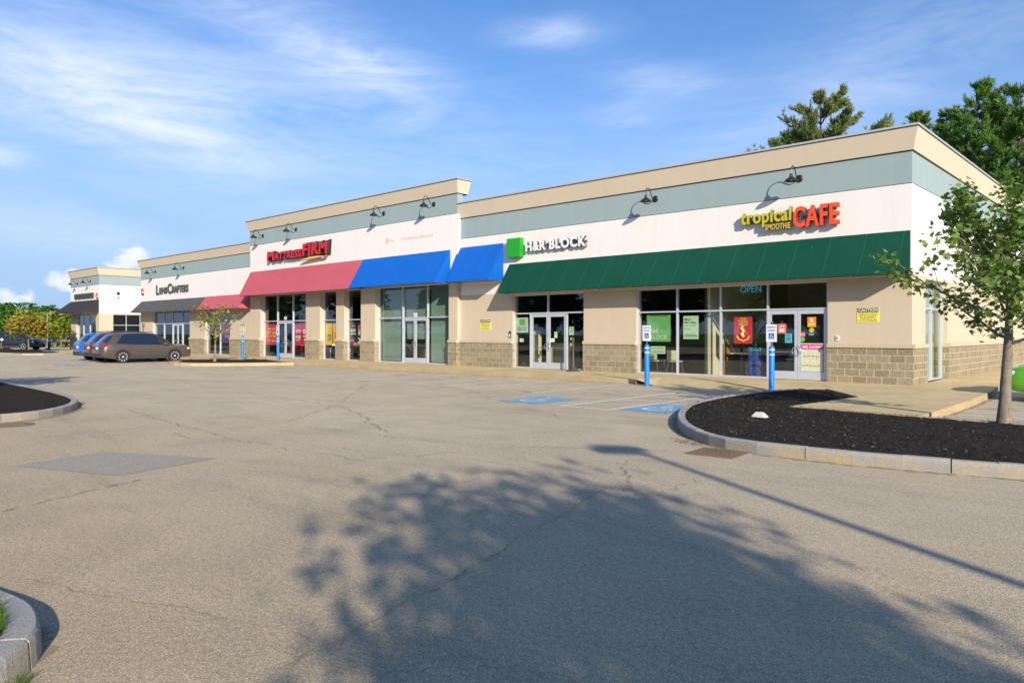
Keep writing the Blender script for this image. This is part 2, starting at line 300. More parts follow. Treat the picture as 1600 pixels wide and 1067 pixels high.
# ------------------------------------------------------------------ mesh helpers
class MB:
    def __init__(s,xf=None): s.v=[]; s.f=[]; s.m=[]; s.xf=xf
    def add(s,vs,fs,mi=0):
        o=len(s.v)
        s.v+= [s.xf(*p) for p in vs] if s.xf else [tuple(p) for p in vs]
        s.f+=[tuple(i+o for i in f) for f in fs]; s.m+=[mi]*len(fs)
    def box(s,x0,x1,y0,y1,z0,z1,mi=0):
        s.add([(x0,y0,z0),(x1,y0,z0),(x1,y1,z0),(x0,y1,z0),(x0,y0,z1),(x1,y0,z1),(x1,y1,z1),(x0,y1,z1)],
              [(0,3,2,1),(4,5,6,7),(0,1,5,4),(1,2,6,5),(2,3,7,6),(3,0,4,7)],mi); return s
    def frustum(s,b,t,z0,z1,mi=0):
        s.add([(b[0],b[2],z0),(b[1],b[2],z0),(b[1],b[3],z0),(b[0],b[3],z0),(t[0],t[2],z1),(t[1],t[2],z1),(t[1],t[3],z1),(t[0],t[3],z1)],
              [(0,3,2,1),(4,5,6,7),(0,1,5,4),(1,2,6,5),(2,3,7,6),(3,0,4,7)],mi); return s
    def prism(s,poly,z0,z1,mi=0,side=None):
        n=len(poly); s.add([(x,y,z0) for x,y in poly]+[(x,y,z1) for x,y in poly],[tuple(range(n-1,-1,-1)),tuple(range(n,2*n))],mi)
        o=len(s.v)-2*n; s.f+=[(o+i,o+(i+1)%n,o+n+(i+1)%n,o+n+i) for i in range(n)]; s.m+=[mi if side is None else side]*n; return s
    def tube(s,pts,r,seg=8,mi=0,cap=True):
        pts=[Vector(p) for p in pts]; rs=r if isinstance(r,(list,tuple)) else [r]*len(pts); rings=[]
        up=None
        for i,p in enumerate(pts):
            d=(pts[min(i+1,len(pts)-1)]-pts[max(i-1,0)]).normalized()
            a=up if up is not None else (Vector((0,0,1)) if abs(d.z)<.9 else Vector((1,0,0)))
            u=d.cross(a).normalized(); v=u.cross(d).normalized(); up=v
            rings.append([p+(u*math.cos(2*math.pi*k/seg)+v*math.sin(2*math.pi*k/seg))*rs[i] for k in range(seg)])
        vs=[tuple(q) for rg in rings for q in rg]; fs=[]
        for i in range(len(pts)-1):
            for k in range(seg): fs.append((i*seg+k,i*seg+(k+1)%seg,(i+1)*seg+(k+1)%seg,(i+1)*seg+k))
        if cap: fs.append(tuple(range(seg-1,-1,-1))); fs.append(tuple((len(pts)-1)*seg+k for k in range(seg)))
        s.add(vs,fs,mi); return s
    def lathe(s,prof,c=(0,0,0),axis='z',seg=20,mi=0):
        vs=[]; n=len(prof)
        for r,h in prof:
            for k in range(seg):
                a=2*math.pi*k/seg; q=(r*math.cos(a),r*math.sin(a),h)
                if axis=='x': q=(h,r*math.cos(a),r*math.sin(a))
                if axis=='y': q=(r*math.cos(a),h,r*math.sin(a))
                vs.append((c[0]+q[0],c[1]+q[1],c[2]+q[2]))
        fs=[(i*seg+k,i*seg+(k+1)%seg,(i+1)*seg+(k+1)%seg,(i+1)*seg+k) for i in range(n-1) for k in range(seg)]
        if prof[0][0]>1e-4: fs.append(tuple(range(seg-1,-1,-1)))
        if prof[-1][0]>1e-4: fs.append(tuple((n-1)*seg+k for k in range(seg)))
        s.add(vs,fs,mi); return s
    def build(s,name,mats,parent=None,smooth=False,recalc=True,loc=None,bevel=0):
        me=bpy.data.meshes.new(name); me.from_pydata(s.v,[],s.f)
        if not isinstance(mats,(list,tuple)): mats=[mats]
        for q in mats: me.materials.append(M[q] if isinstance(q,str) else q)
        if len(mats)>1: me.polygons.foreach_set('material_index',s.m)
        if recalc:
            bm=bmesh.new(); bm.from_mesh(me); bmesh.ops.remove_doubles(bm,verts=bm.verts,dist=1e-5) if smooth else None
            lv=[q for q in bm.verts if not q.link_faces]
            if lv: bmesh.ops.delete(bm,geom=lv,context='VERTS')
            bmesh.ops.recalc_face_normals(bm,faces=bm.faces); bm.to_mesh(me); bm.free()
        if smooth: me.shade_smooth(); me.set_sharp_from_angle(angle=R(42))
        o=bpy.data.objects.new(name,me); COL.objects.link(o)
        if parent: o.parent=parent
        if loc: o.location=loc
        if bevel:
            b=o.modifiers.new('bevel','BEVEL'); b.width=bevel; b.segments=2; b.limit_method='ANGLE'
        return o
def tag(o,label=None,cat=None,group=None,kind=None):
    if label: o['label']=label
    if cat: o['category']=cat
    if group: o['group']=group
    if kind: o['kind']=kind
    return o
def thing(name,label,cat,loc=(0,0,0),rz=0,group=None):
    o=bpy.data.objects.new(name,None); COL.objects.link(o); o.location=loc; o.rotation_euler=(0,0,rz); o.empty_display_size=.3
    return tag(o,label,cat,group)
def struct(o): return tag(o,kind='structure')
def kids(o): return [c for c in bpy.data.objects if c.parent==o]
def copy_tree(o,parent=None):
    c=o.copy(); COL.objects.link(c)
    if parent: c.parent=parent
    for ch in kids(o): copy_tree(ch,c)
    return c
def text_geo(body,offset=0.,extrude=0.,res=3):
    cu=bpy.data.curves.new('tmp','FONT'); cu.body=body; cu.space_character=1.0+offset*2.6; cu.offset=offset; cu.extrude=extrude; cu.resolution_u=res; cu.align_x='LEFT'
    ob=bpy.data.objects.new('tmp',cu); COL.objects.link(ob); dg=bpy.context.evaluated_depsgraph_get(); dg.update()
    me=bpy.data.meshes.new_from_object(ob.evaluated_get(dg)); bpy.data.objects.remove(ob); bpy.data.curves.remove(cu)
    v=np.array([q.co[:] for q in me.vertices]); f=[tuple(p.vertices) for p in me.polygons]; nz=[p.normal.z for p in me.polygons]; bpy.data.meshes.remove(me)
    return v,f,nz
def text(mb,body,x0,x1,z0,z1,y,depth=0.,offset=0.,slant=0.,mi=0,side=None,baseline=True):
    """lay text into the local (u,d,z) rectangle of mb; front face at depth y, body going back by depth"""
    v,f,nz=text_geo(body,offset,.5 if depth else 0.)
    a,b=v[:,0].min(),v[:,0].max(); c,d=v[:,1].min(),v[:,1].max()
    U=x0+(v[:,0]-a)/(b-a)*(x1-x0); Z=z0+(v[:,1]-c)/(d-c)*(z1-z0); U=U+(Z-z0)*slant
    D=y+(0.5-v[:,2])*depth if depth else np.full(len(v),y)
    o=len(mb.v); pts=list(zip(U,D,Z)); mb.v+= [mb.xf(*map(float,p)) for p in pts] if mb.xf else [tuple(map(float,p)) for p in pts]
    for q,k in zip(f,nz):
        mb.f.append(tuple(i+o for i in q)); mb.m.append(mi if (side is None or k>.5) else side)
    return mb
F=23.44
front=lambda yf: (lambda u,d,z:(u,yf+d,z))
sidex=lambda xc: (lambda u,d,z:(xc-d,u,z))
ZS=.15

# ------------------------------------------------------------------ ground, lot, kerbs
mb=MB(); mb.add([(-900,-700,-.02),(900,-700,-.02),(900,900,-.02),(-900,900,-.02)],[(0,1,2,3)]); struct(mb.build('ground','lawn'))
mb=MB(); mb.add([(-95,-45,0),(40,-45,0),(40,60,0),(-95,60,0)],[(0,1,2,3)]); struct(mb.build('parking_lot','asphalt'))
mb=MB(); mb.add([(-10.78,2.55,.004),(-9.14,3.20,.004),(-9.46,4.53,.004),(-11.12,3.71,.004)],[(0,1,2,3)]); struct(mb.build('asphalt_patch','patch'))
def ribbon(mb,pts,w0,z=.005,jit=.05,step=.05,wig=1.0):
    w0*=.75
    rr=random.Random(int(abs(pts[0][0]*977+pts[0][1]*31))); P=[]
    for (a,b) in zip(pts[:-1],pts[1:]):
        a=Vector(a);b=Vector(b);n=max(2,int((b-a).length/step))
        for i in range(n): P.append(a.lerp(b,i/n))
    P.append(Vector(pts[-1])); L=[];Rr=[]; off=0
    for i,p in enumerate(P):
        d=(P[min(i+1,len(P)-1)]-P[max(0,i-1)]).normalized(); nrm=Vector((-d.y,d.x)); off=off*.85+rr.uniform(-jit,jit)*wig
        ww=w0*(0.02 if rr.random()<.25 else rr.uniform(.2,1.6)); q=p+nrm*off; L.append((q.x+nrm.x*ww,q.y+nrm.y*ww,z)); Rr.append((q.x-nrm.x*ww,q.y-nrm.y*ww,z))
    n=len(P); mb.add(L+Rr,[(i,i+1,n+i+1,n+i) for i in range(n-1)])
mb=MB()
for i,(c,w0) in enumerate([([(-19.69,14.33),(-15.35,10.6),(-12.57,7.66),(-11.66,5.49)],.012),([(-16.86,6.1),(-11.66,5.49),(-7.94,5.68),(-7.2,7.8)],.009),([(-5.42,8.0),(-4.66,7.0),(-4.3,6.4)],.010),
    ([(-4.05,7.9),(-4.05,6.9),(-4.2,6.2)],.007),([(-22,18.2),(-15,14.5),(-9,11.2)],.012),([(-30,12),(-22,10.2),(-14,9.6),(-9,7.2)],.011),([(-13.2,6.4),(-12.2,5.0),(-11.5,4.9)],.008)]): ribbon(mb,c,w0,.004+.0006*i)
struct(mb.build('pavement_crack','crack'))
mb=MB()
for i,(c,w0) in enumerate([([(-8.09,1.82),(-8.43,2.61),(-8.7,3.3)],.010),([(-3.31,1.85),(-3.5,2.68),(-3.77,3.74),(-4.06,4.64),(-4.6,6.4)],.0065),([(-5.96,1.34),(-5.11,1.62),(-4.4,1.95),(-3.5,2.2)],.0055),([(-8.0,7.6),(-6.2,8.6),(-5.1,9.3)],.009)]): ribbon(mb,c,w0,.0085+.0006*i,jit=.02)
struct(mb.build('weedy_pavement_crack','moss'))
# tan silt stains on the lot where water gathers by the kerbs (blotches of their own shape)
def kerb_line(mb,pts,width=.13,h=.15,seglen=1.2,gap=.014,closed=False):
    P=[Vector(p) for p in pts]; acc=0.; offs=[]
    n=len(P)
    for i,p in enumerate(P):
        d=(P[min(i+1,n-1)]-P[max(0,i-1)]).normalized(); offs.append(Vector((-d.y,d.x)))
    for i in range(n-1):
        a,b=P[i],P[i+1]; L=(b-a).length; k=max(1,round(L/seglen)) if L>seglen*1.3 else 1
        for j in range(k):
            t0,t1=j/k,(j+1)/k
            g=gap/L if (j>0 or i%3==0) else 0
            q0=a.lerp(b,t0+g); q1=a.lerp(b,t1); n0=offs[i].lerp(offs[i+1],t0+g).normalized(); n1=offs[i].lerp(offs[i+1],t1).normalized()
            dz=random.uniform(-.004,.004); e=.012
            sec=lambda q,nn:[(q.x,q.y,-.02),(q.x+nn.x*.006,q.y+nn.y*.006,h-e+dz),(q.x+nn.x*e*1.6,q.y+nn.y*e*1.6,h+dz),(q.x+nn.x*(width-e),q.y+nn.y*(width-e),h+dz),(q.x+nn.x*width,q.y+nn.y*width,h-e),(q.x+nn.x*width,q.y+nn.y*width,-.02)]
            A=sec(q0,n0); B=sec(q1,n1); mb.add(A+B,[(m,(m+1)%6,6+(m+1)%6,6+m) for m in range(6)]+[(0,1,2,3,4,5),(11,10,9,8,7,6)])
def smooth_poly(pts,it=2):
    P=[Vector(p) for p in pts]
    for _ in range(it):
        Q=[P[0]]
        for a,b in zip(P[:-1],P[1:]): Q+= [a.lerp(b,.25),a.lerp(b,.75)]
        Q.append(P[-1]); P=Q
    return P
# right island (inner side is to the left of travel direction)
isl=[(-7.75,20.2),(-8.25,18.4),(-8.33,16.4),(-8.05,14.4),(-7.55,13.1),(-6.85,11.75),(-6.15,10.75),(-5.45,10.05),(-4.72,9.66),(-3.42,9.66),(-2.35,9.82),(-1.42,10.03),(.6,10.5),(3.4,11.3),(6.5,12.4)]
islS=smooth_poly(isl,1)
mb=MB(); kerb_line(mb,[tuple(p) for p in islS],width=.14,h=.16,seglen=1.3); kerb_line(mb,[(6.5,15.2),(2,15.05),(-1,14.9),(-3.62,14.83)],width=.12,h=.15)
struct(mb.build('kerb','granite'))
def bed(name,poly,matn,z=.15,amp=.05,step=.12,hump=.05):
    """mulch surface over a polygon, gently mounded"""
    xs=[p[0] for p in poly]; ys=[p[1] for p in poly]
    from mathutils.geometry import delaunay_2d_cdt
    rr=random.Random(3); pts=[Vector(p) for p in poly]; nb=len(pts)
    def inside(x,y):
        c=False
        for i in range(nb):
            a,b=pts[i],pts[(i+1)%nb]
            if (a.y>y)!=(b.y>y) and x<(b.x-a.x)*(y-a.y)/(b.y-a.y)+a.x: c=not c
        return c
    def edist(x,y):
        q=Vector((x,y)); m=9
        for i in range(nb):
            a,b=pts[i],pts[(i+1)%nb]; ab=b-a; t=max(0,min(1,(q-a).dot(ab)/ab.length_squared)); m=min(m,(q-a-ab*t).length)
        return m
    inner=[]; x=min(xs)
    while x<max(xs):
        y=min(ys)
        while y<max(ys):
            qx,qy=x+rr.uniform(-.3,.3)*step,y+rr.uniform(-.3,.3)*step
            if inside(qx,qy) and edist(qx,qy)>step*.4: inner.append(Vector((qx,qy)))
            y+=step
        x+=step
    allp=pts+inner; r=delaunay_2d_cdt(allp,[],[list(range(nb))],1,1e-6)
    V=[]
    for q in r[0]:
        d=edist(q.x,q.y); zz=z-.02+min(1,d/.5)*hump*(.6+.4*math.sin(q.x*1.3+q.y*.9))+(rr.uniform(-1,1)*amp*.35 if d>.05 else 0)+min(1,d/.3)*amp*.5*math.sin(q.x*4.1+1)*math.sin(q.y*3.7)
        V.append((q.x,q.y,zz))
    m=MB(); m.add(V,[tuple(f) for f in r[2]]); o=m.build(name,matn,smooth=False); return o,inside
inner=[]
for i,p in enumerate(islS):
    d=(islS[min(i+1,len(islS)-1)]-islS[max(0,i-1)]).normalized(); inner.append((p.x-d.y*.13,p.y+d.x*.13))
polyR=inner+[(6.5,15.08),(2,14.93),(-1,14.78),(-3.7,14.75),(-6.12,15.02),(-5.83,18.3),(-7.3,20.35)]
o,insR=bed('mulch_bed',polyR,'mulch'); tag(o,kind='stuff')
# chips lying on the near mulch bed
mb=MB(); rr=random.Random(5); cnt=0
while cnt<15000:
    x=rr.uniform(-8.3,2.2); y=rr.uniform(9.6,19.5)
    if rr.random()>1.5-y/16 or not insR(x,y): continue
    cnt+=1; L=rr.uniform(.006,.024); wd=L*rr.uniform(.15,.4); a=rr.uniform(0,6.28); t=rr.uniform(-.5,.5); c,s=math.cos(a),math.sin(a); z=.165+rr.uniform(-.012,.035)
    mb.add([(x-c*L-s*wd,y-s*L+c*wd,z-t*L),(x+c*L-s*wd,y+s*L+c*wd,z+t*L),(x+c*L+s*wd,y+s*L-c*wd,z+t*L+wd*.4),(x-c*L+s*wd,y-s*L-c*wd,z-t*L+wd*.4)],[(0,1,2,3)])
tag(mb.build('mulch_chips','chips',recalc=False),kind='stuff')
# left island
isL=[(-42,6.2),(-27.6,6.2),(-22.,6.1),(-19.2,5.85),(-17.9,5.45),(-17.0,5.0),(-16.4,4.45),(-16.12,3.8),(-16.1,3.1),(-16.3,2.2),(-16.9,1.2),(-18.3,.4),(-21,.1),(-42,0)]
Ls=smooth_poly(isL[::-1],1); mb=MB()
LsR=[tuple(p) for p in Ls]
kerb_line(mb,LsR,width=.14,h=.15,seglen=1.4)
# kerb_line puts the stone on the left of travel
cL=[]
for i,p in enumerate(Ls):
    d=(Ls[min(i+1,len(Ls)-1)]-Ls[max(0,i-1)]).normalized(); cL.append((p.x-d.y*.13,p.y+d.x*.13))
struct(mb.build('kerb','granite'))
o,_=bed('mulch_bed',cL,'mulchb',step=.3,hump=.10); tag(o,kind='stuff')
# grass-topped island at bottom left, broad granite kerb stones
noseO=[(-7.5,-.6),(-5.6,-.35),(-4.6,.15),(-3.95,.72),(-4.02,.90),(-4.16,1.03),(-4.30,1.13),(-4.5,1.19),(-4.75,1.22),(-5.0,1.19),(-5.4,1.10),(-7.5,.95)]
def strip_kerb(mb,pts,width,h,joints):
    P=[Vector(p) for p in pts]; n=len(P)
    nr=[]
    for i in range(n):
        d=(P[min(i+1,n-1)]-P[max(0,i-1)]).normalized(); nr.append(Vector((-d.y,d.x)))
    for i in range(n-1):
        g=.02 if i in joints else 0.; L=(P[i+1]-P[i]).length
        q0=P[i].lerp(P[i+1],g/L); n0=nr[i]; q1=P[i+1]; n1=nr[i+1]
        S_=lambda q,nn:[(q.x-nn.x*.012,q.y-nn.y*.012,-.02),(q.x,q.y,h-.02),(q.x+nn.x*.018,q.y+nn.y*.018,h),(q.x+nn.x*width,q.y+nn.y*width,h),(q.x+nn.x*width,q.y+nn.y*width,-.02)]
        A=S_(q0,n0);B=S_(q1,n1); mb.add(A+B,[(m,(m+1)%5,5+(m+1)%5,5+m) for m in range(5)]+[(0,1,2,3,4),(9,8,7,6,5)])
mb=MB(); noseS=[noseO[0],noseO[1],noseO[2]]+[tuple(p) for p in smooth_poly(noseO[3:11],1)]+[noseO[11]]
strip_kerb(mb,noseS,.15,.155,{3,8,15}); struct(mb.build('kerb','granite',smooth=True))
inn=[]
P=[Vector(p) for p in noseS]
for i,p in enumerate(P):
    d=(P[min(i+1,len(P)-1)]-P[max(0,i-1)]).normalized(); inn.append((p.x-d.y*.14,p.y+d.x*.14))
mb=MB(); mb.prism(inn,0,.14); struct(mb.build('island_soil','soil'))
mb=MB(); rr=random.Random(9)
def inpoly(x,y,poly):
    c=False;n=len(poly)
    for i in range(n):
        a,b=poly[i],poly[(i+1)%n]
        if (a[1]>y)!=(b[1]>y) and x<(b[0]-a[0])*(y-a[1])/(b[1]-a[1])+a[0]: c=not c
    return c
def blades(mb,n,x0,x1,y0,y1,test,z,h0,h1,rr,lean=.5):
    k=0
    while k<n:
        x=rr.uniform(x0,x1); y=rr.uniform(y0,y1)
        if not test(x,y): continue
        k+=1; h=rr.uniform(h0,h1); a=rr.uniform(0,6.28); wd=rr.uniform(.0012,.003); l=h*rr.uniform(.1,lean)*1.6; c,s=math.cos(a),math.sin(a)
        mb.add([(x-s*wd,y+c*wd,z),(x+s*wd,y-c*wd,z),(x+c*l*.4+s*wd*.8,y+s*l*.4-c*wd*.8,z+h*.6),(x+c*l*.4-s*wd*.8,y+s*l*.4+c*wd*.8,z+h*.6),(x+c*l,y+s*l,z+h)],[(0,1,2,3),(3,2,4)])
blades(mb,12000,-6.2,-4.05,.2,1.15,lambda x,y:inpoly(x,y,inn),.138,.03,.09,rr,.9)
tag(mb.build('grass','grass',recalc=False),kind='stuff')
mb=MB()
for cx_,cy_,n,rd in [(-3.99,.92,10,.03),(-3.6,1.2,60,.05),(-4.06,1.0,30,.03),(-4.0,.86,40,.03),(-4.9,9.5,60,.2)]:
    blades(mb,n,cx_-rd,cx_+rd,cy_-rd,cy_+rd,lambda x,y:True,.0,.02,.07,rr,1.3)
tag(mb.build('weeds','grass',recalc=False),kind='stuff')
# far-left island strip and beds
mb=MB(); kerb_line(mb,[(-88,14.0),(-70,14.2),(-62.6,15.4),(-61.9,16.6),(-62.6,18.2),(-70,19.0),(-88,19.2)],width=.14,h=.16,seglen=2)
struct(mb.build('kerb','granite'))
o,_=bed('mulch_bed',[(-88,14.2),(-70,14.4),(-62.7,15.6),(-62.1,16.6),(-62.7,18.0),(-70,18.8),(-88,19.0)],'mulchb',step=.7,hump=.12); tag(o,kind='stuff')
# planted bump-out by the second group of shops
cb=[(-33.8,20.2),(-35.2,17.6),(-36.4,16.3),(-37.6,15.9),(-39.0,16.0),(-40.1,16.6),(-40.6,18.2),(-40.7,20.2)]
cbS=smooth_poly(cb[::-1],1); mb=MB(); kerb_line(mb,[tuple(p) for p in cbS],width=.5,h=.15,seglen=1.5); struct(mb.build('kerb','walkedge'))
icb=[]
for i,p in enumerate(cbS):
    d=(cbS[min(i+1,len(cbS)-1)]-cbS[max(0,i-1)]).normalized(); icb.append((p.x-d.y*.48,p.y+d.x*.48))
o,_=bed('mulch_bed',icb,'mulch',step=.25,hump=.12); tag(o,kind='stuff')
# sidewalks
mb=MB()
mb.prism([(-72,20.42),(-13.3,20.30),(-13.3,F-.02),(-72,F-.02)],-.02,ZS,0,1)
mb.prism([(-13.3,21.9),(-7.35,21.9),(-7.35,F-.02),(-13.3,F-.02)],-.02,ZS,0,1)
mb.add([(-13.3,20.3,ZS),(-12.4,19.95,.006),(-7.9,19.95,.006),(-7.35,20.45,.10),(-7.35,21.9,ZS),(-13.3,21.9,ZS)],[(0,1,2,3,4,5)])
mb.prism([(-7.35,20.45),(-5.83,18.3),(-6.12,15.02),(-3.66,14.83),(-3.70,19),(-3.86,22.4),(-4.2,25.6),(-4.2,48),(-6,48),(-6.0,F-.02),(-7.35,F-.02)],-.02,ZS,0,1)
mb.box(-72,-13.31,F-.02,F+.3,-.02,ZS-.003); mb.box(-13.3,-6.0,F-.02,F+.3,-.02,ZS-.003)
struct(mb.build('sidewalk',['walk','walkedge']))
def line(mb,a,b,wd,z=.004,z2=None):
    a=Vector(a);b=Vector(b);d=(b-a).normalized();n_=Vector((-d.y,d.x))*wd/2; z2=z if z2 is None else z2
    mb.add([(a.x+n_.x,a.y+n_.y,z),(a.x-n_.x,a.y-n_.y,z),(b.x-n_.x,b.y-n_.y,z2),(b.x+n_.x,b.y+n_.y,z2)],[(0,1,2,3)])
mb=MB()
ax0,ax1,ay0,ay1=-10.55,-9.25,13.0,18.6
line(mb,(ax0,ay0),(ax0,ay1),.10); line(mb,(ax1,ay0),(ax1,ay1),.10); line(mb,(ax0+.05,ay0+.05),(ax1-.05,ay0+.05),.10,.0045)
for k in range(4): line(mb,(ax0+.06,ay0+.9+k*1.25),(ax1-.06,ay0+.25+k*1.25+1.2),.09,.0050)
for x in (-13.45,-16.1,-18.75,-21.4,-24.05,-26.7,-29.35,-32.): line(mb,(x,15.4),(x,20.2),.09)
for x in (-43.0,-45.9,-48.6,-51.3,-54,-56.7,-59.4): line(mb,(x,14.6),(x,20.2),.09)
line(mb,(-3.5,17.1),(1.2,16.95),.10)
line(mb,(-9.1,23.1),(-6.9,20.7),.05,ZS+.004); line(mb,(-6.9,20.7),(-6.31,23.4),.05,ZS+.005)
line(mb,(-6.6,20.2),(-3.9,20.6),.04,ZS+.004)
line(mb,(-12.4,20.1),(-11.2,22.2),.06,.03,ZS+.006)
struct(mb.build('painted_lines','lineW'))
def disabled(mb,cx_,cy_,sc,mi,z,rot=0):
    """wheelchair symbol as flat strokes, seen from the lane (+x is left of the figure)"""
    T=lambda u,v:(cx_+u*sc*math.cos(rot)-v*sc*math.sin(rot),cy_+u*sc*math.sin(rot)+v*sc*math.cos(rot),z)
    o=len(mb.v)
    def stroke(p,q,wd):
        a=Vector(p);b=Vector(q);d=(b-a).normalized();n_=Vector((-d.y,d.x))*wd/2
        mb.add([T(*(a+n_)),T(*(a-n_)),T(*(b-n_)),T(*(b+n_))],[(0,1,2,3)],mi)
    n=18; ring=[];
    for k in range(n+1):
        a=R(120)+R(250)*k/n; ring+= [T(-.03+.24*math.cos(a),-.14+.24*math.sin(a)),T(-.03+.17*math.cos(a),-.14+.17*math.sin(a))]
    mb.add(ring,[(2*k,2*k+1,2*k+3,2*k+2) for k in range(n)],mi)
    stroke((-.06,.24),(-.05,-.05),.08); stroke((-.05,-.02),(.14,-.02),.07); stroke((.14,0),(.24,-.26),.07); stroke((-.04,.12),(.11,.12),.05)
    mb.add([T(-.06+.065*math.cos(2*math.pi*k/10),.34+.065*math.sin(2*math.pi*k/10)) for k in range(10)],[tuple(range(10))],mi)
for x0,y0,x1,y1 in ((-12.45,12.98,-11.22,14.6),(-9.1,13.25,-7.95,14.9)):
    mb=MB(); mb.add([(x0,y0,.006),(x1,y0,.006),(x1,y1,.006),(x0,y1,.006)],[(0,1,2,3)],0); disabled(mb,(x0+x1)/2,(y0+y1)/2,1.35,1,.010)
    struct(mb.build('painted_parking_symbol',['blueP','lineW']))
mb=MB(); mb.add([(-42.9,11.8,.006),(-41.7,11.8,.006),(-41.7,13.4,.006),(-42.9,13.4,.006)],[(0,1,2,3)],0); disabled(mb,-42.3,12.6,1.35,1,.010); struct(mb.build('painted_parking_symbol',['blueP','lineW']))
mb=MB(); off=lambda P_,d_:[(p[0]+(b_[1]-a_[1])/math.hypot(b_[0]-a_[0],b_[1]-a_[1])*d_,p[1]-(b_[0]-a_[0])/math.hypot(b_[0]-a_[0],b_[1]-a_[1])*d_) for p,a_,b_ in ((P_[i],P_[max(0,i-1)],P_[min(len(P_)-1,i+1)]) for i in range(len(P_)))]
ribbon(mb,off([tuple(p) for p in islS],.04),.07,.0032,jit=.02,step=.07); ribbon(mb,off(LsR,.05),.12,.0034,jit=.03,step=.1); ribbon(mb,[(-41,20.35),(-30,20.30),(-20,20.24),(-13.3,20.18)],.10,.0036,jit=.03,step=.1); ribbon(mb,[(-3.6,14.7),(-3.64,19),(-3.78,22.4)],.05,.0038,jit=.02)
ribbon(mb,off(noseS,.03)[3:],.05,.0030,jit=.02,step=.03)
M['silt']=mat('tan silt',lambda n,b:n.put(b.inputs['Base Color'],n.mix(n.noise(gpos(n),14,5,.7),(.20,.155,.10),(.44,.36,.24))),rough=1,spec=.1)
struct(mb.build('gutter_silt','silt'))
# storm drain grates
dg=thing('storm_drain','rusty iron drain grate in the asphalt beside the large mulched island','drain',(-4.82,9.38,0),R(4))
mb=MB(); mb.box(-.34,.34,-.34,-.28,.0,.012); mb.box(-.34,.34,.28,.34,.0,.012); mb.box(-.34,-.28,-.28,.28,.0,.012); mb.box(.28,.34,-.28,.28,.0,.012); mb.build('frame','rust',dg)
mb=MB()
for k in range(9): mb.box(-.27+k*.0625,-.27+k*.0625+.03,-.28,.28,.0,.010)
for k in range(4): mb.box(-.28,.28,-.22+k*.14,-.22+k*.14+.025,.0,.0125)
mb.build('grate','rust',dg); mb=MB(); mb.add([(-.28,-.28,.005),(.28,-.28,.005),(.28,.28,.005),(-.28,.28,.005)],[(0,1,2,3)]); mb.build('pit','black',dg)
mb=MB(); mb.lathe([(0,.012),(.36,.012),(.38,.0)],(-15.55,3.65,0),seg=28)
for k in range(6): mb.box(-15.55-.3+k*.1,-15.55-.27+k*.1,3.45,3.85,.010,.016)
tag(mb.build('manhole_cover','rust'),'rusty round manhole cover in the asphalt off the left island tip','manhole cover')
mb=MB(); mb.add([(-.13,-.07,-.02),(.12,-.09,-.02),(.15,.05,-.02),(-.08,.09,-.02),(-.06,-.03,.07),(.07,-.04,.075),(.08,.03,.05),(-.03,.04,.06)],[(0,3,2,1),(4,5,6,7),(0,1,5,4),(1,2,6,5),(2,3,7,6),(3,0,4,7)])
tag(mb.build('stone','rock',loc=(-5.65,12.55,.19)),'small pale broken stone lying on the black mulch','stone')
mb=MB(); rr=random.Random(2)
for k in range(60):
    x=-5.62+rr.gauss(0,.16); y=10.0+rr.gauss(0,.06)-(x+5.6)*.55-.08; a=rr.uniform(0,6.28); L=rr.uniform(.015,.04); c,s=math.cos(a),math.sin(a); z=rr.uniform(.005,.03)
    mb.add([(x-c*L,y-s*L,z),(x+s*L*.4,y-c*L*.4,z+.01),(x+c*L,y+s*L,z+.005),(x-s*L*.4,y+c*L*.4,z+.012)],[(0,1,2,3)])
for k in range(70):
    x=rr.uniform(-8,1.5); y=rr.uniform(9.8,14.6)
    if not insR(x,y): continue
    a=rr.uniform(0,6.28); L=rr.uniform(.012,.03); c,s=math.cos(a),math.sin(a); z=.20
    mb.add([(x-c*L,y-s*L,z),(x+s*L*.4,y-c*L*.4,z+.01),(x+c*L,y+s*L,z+.005),(x-s*L*.4,y+c*L*.4,z+.012)],[(0,1,2,3)])
tag(mb.build('fallen_leaves','deadleaf',recalc=False),kind='stuff')
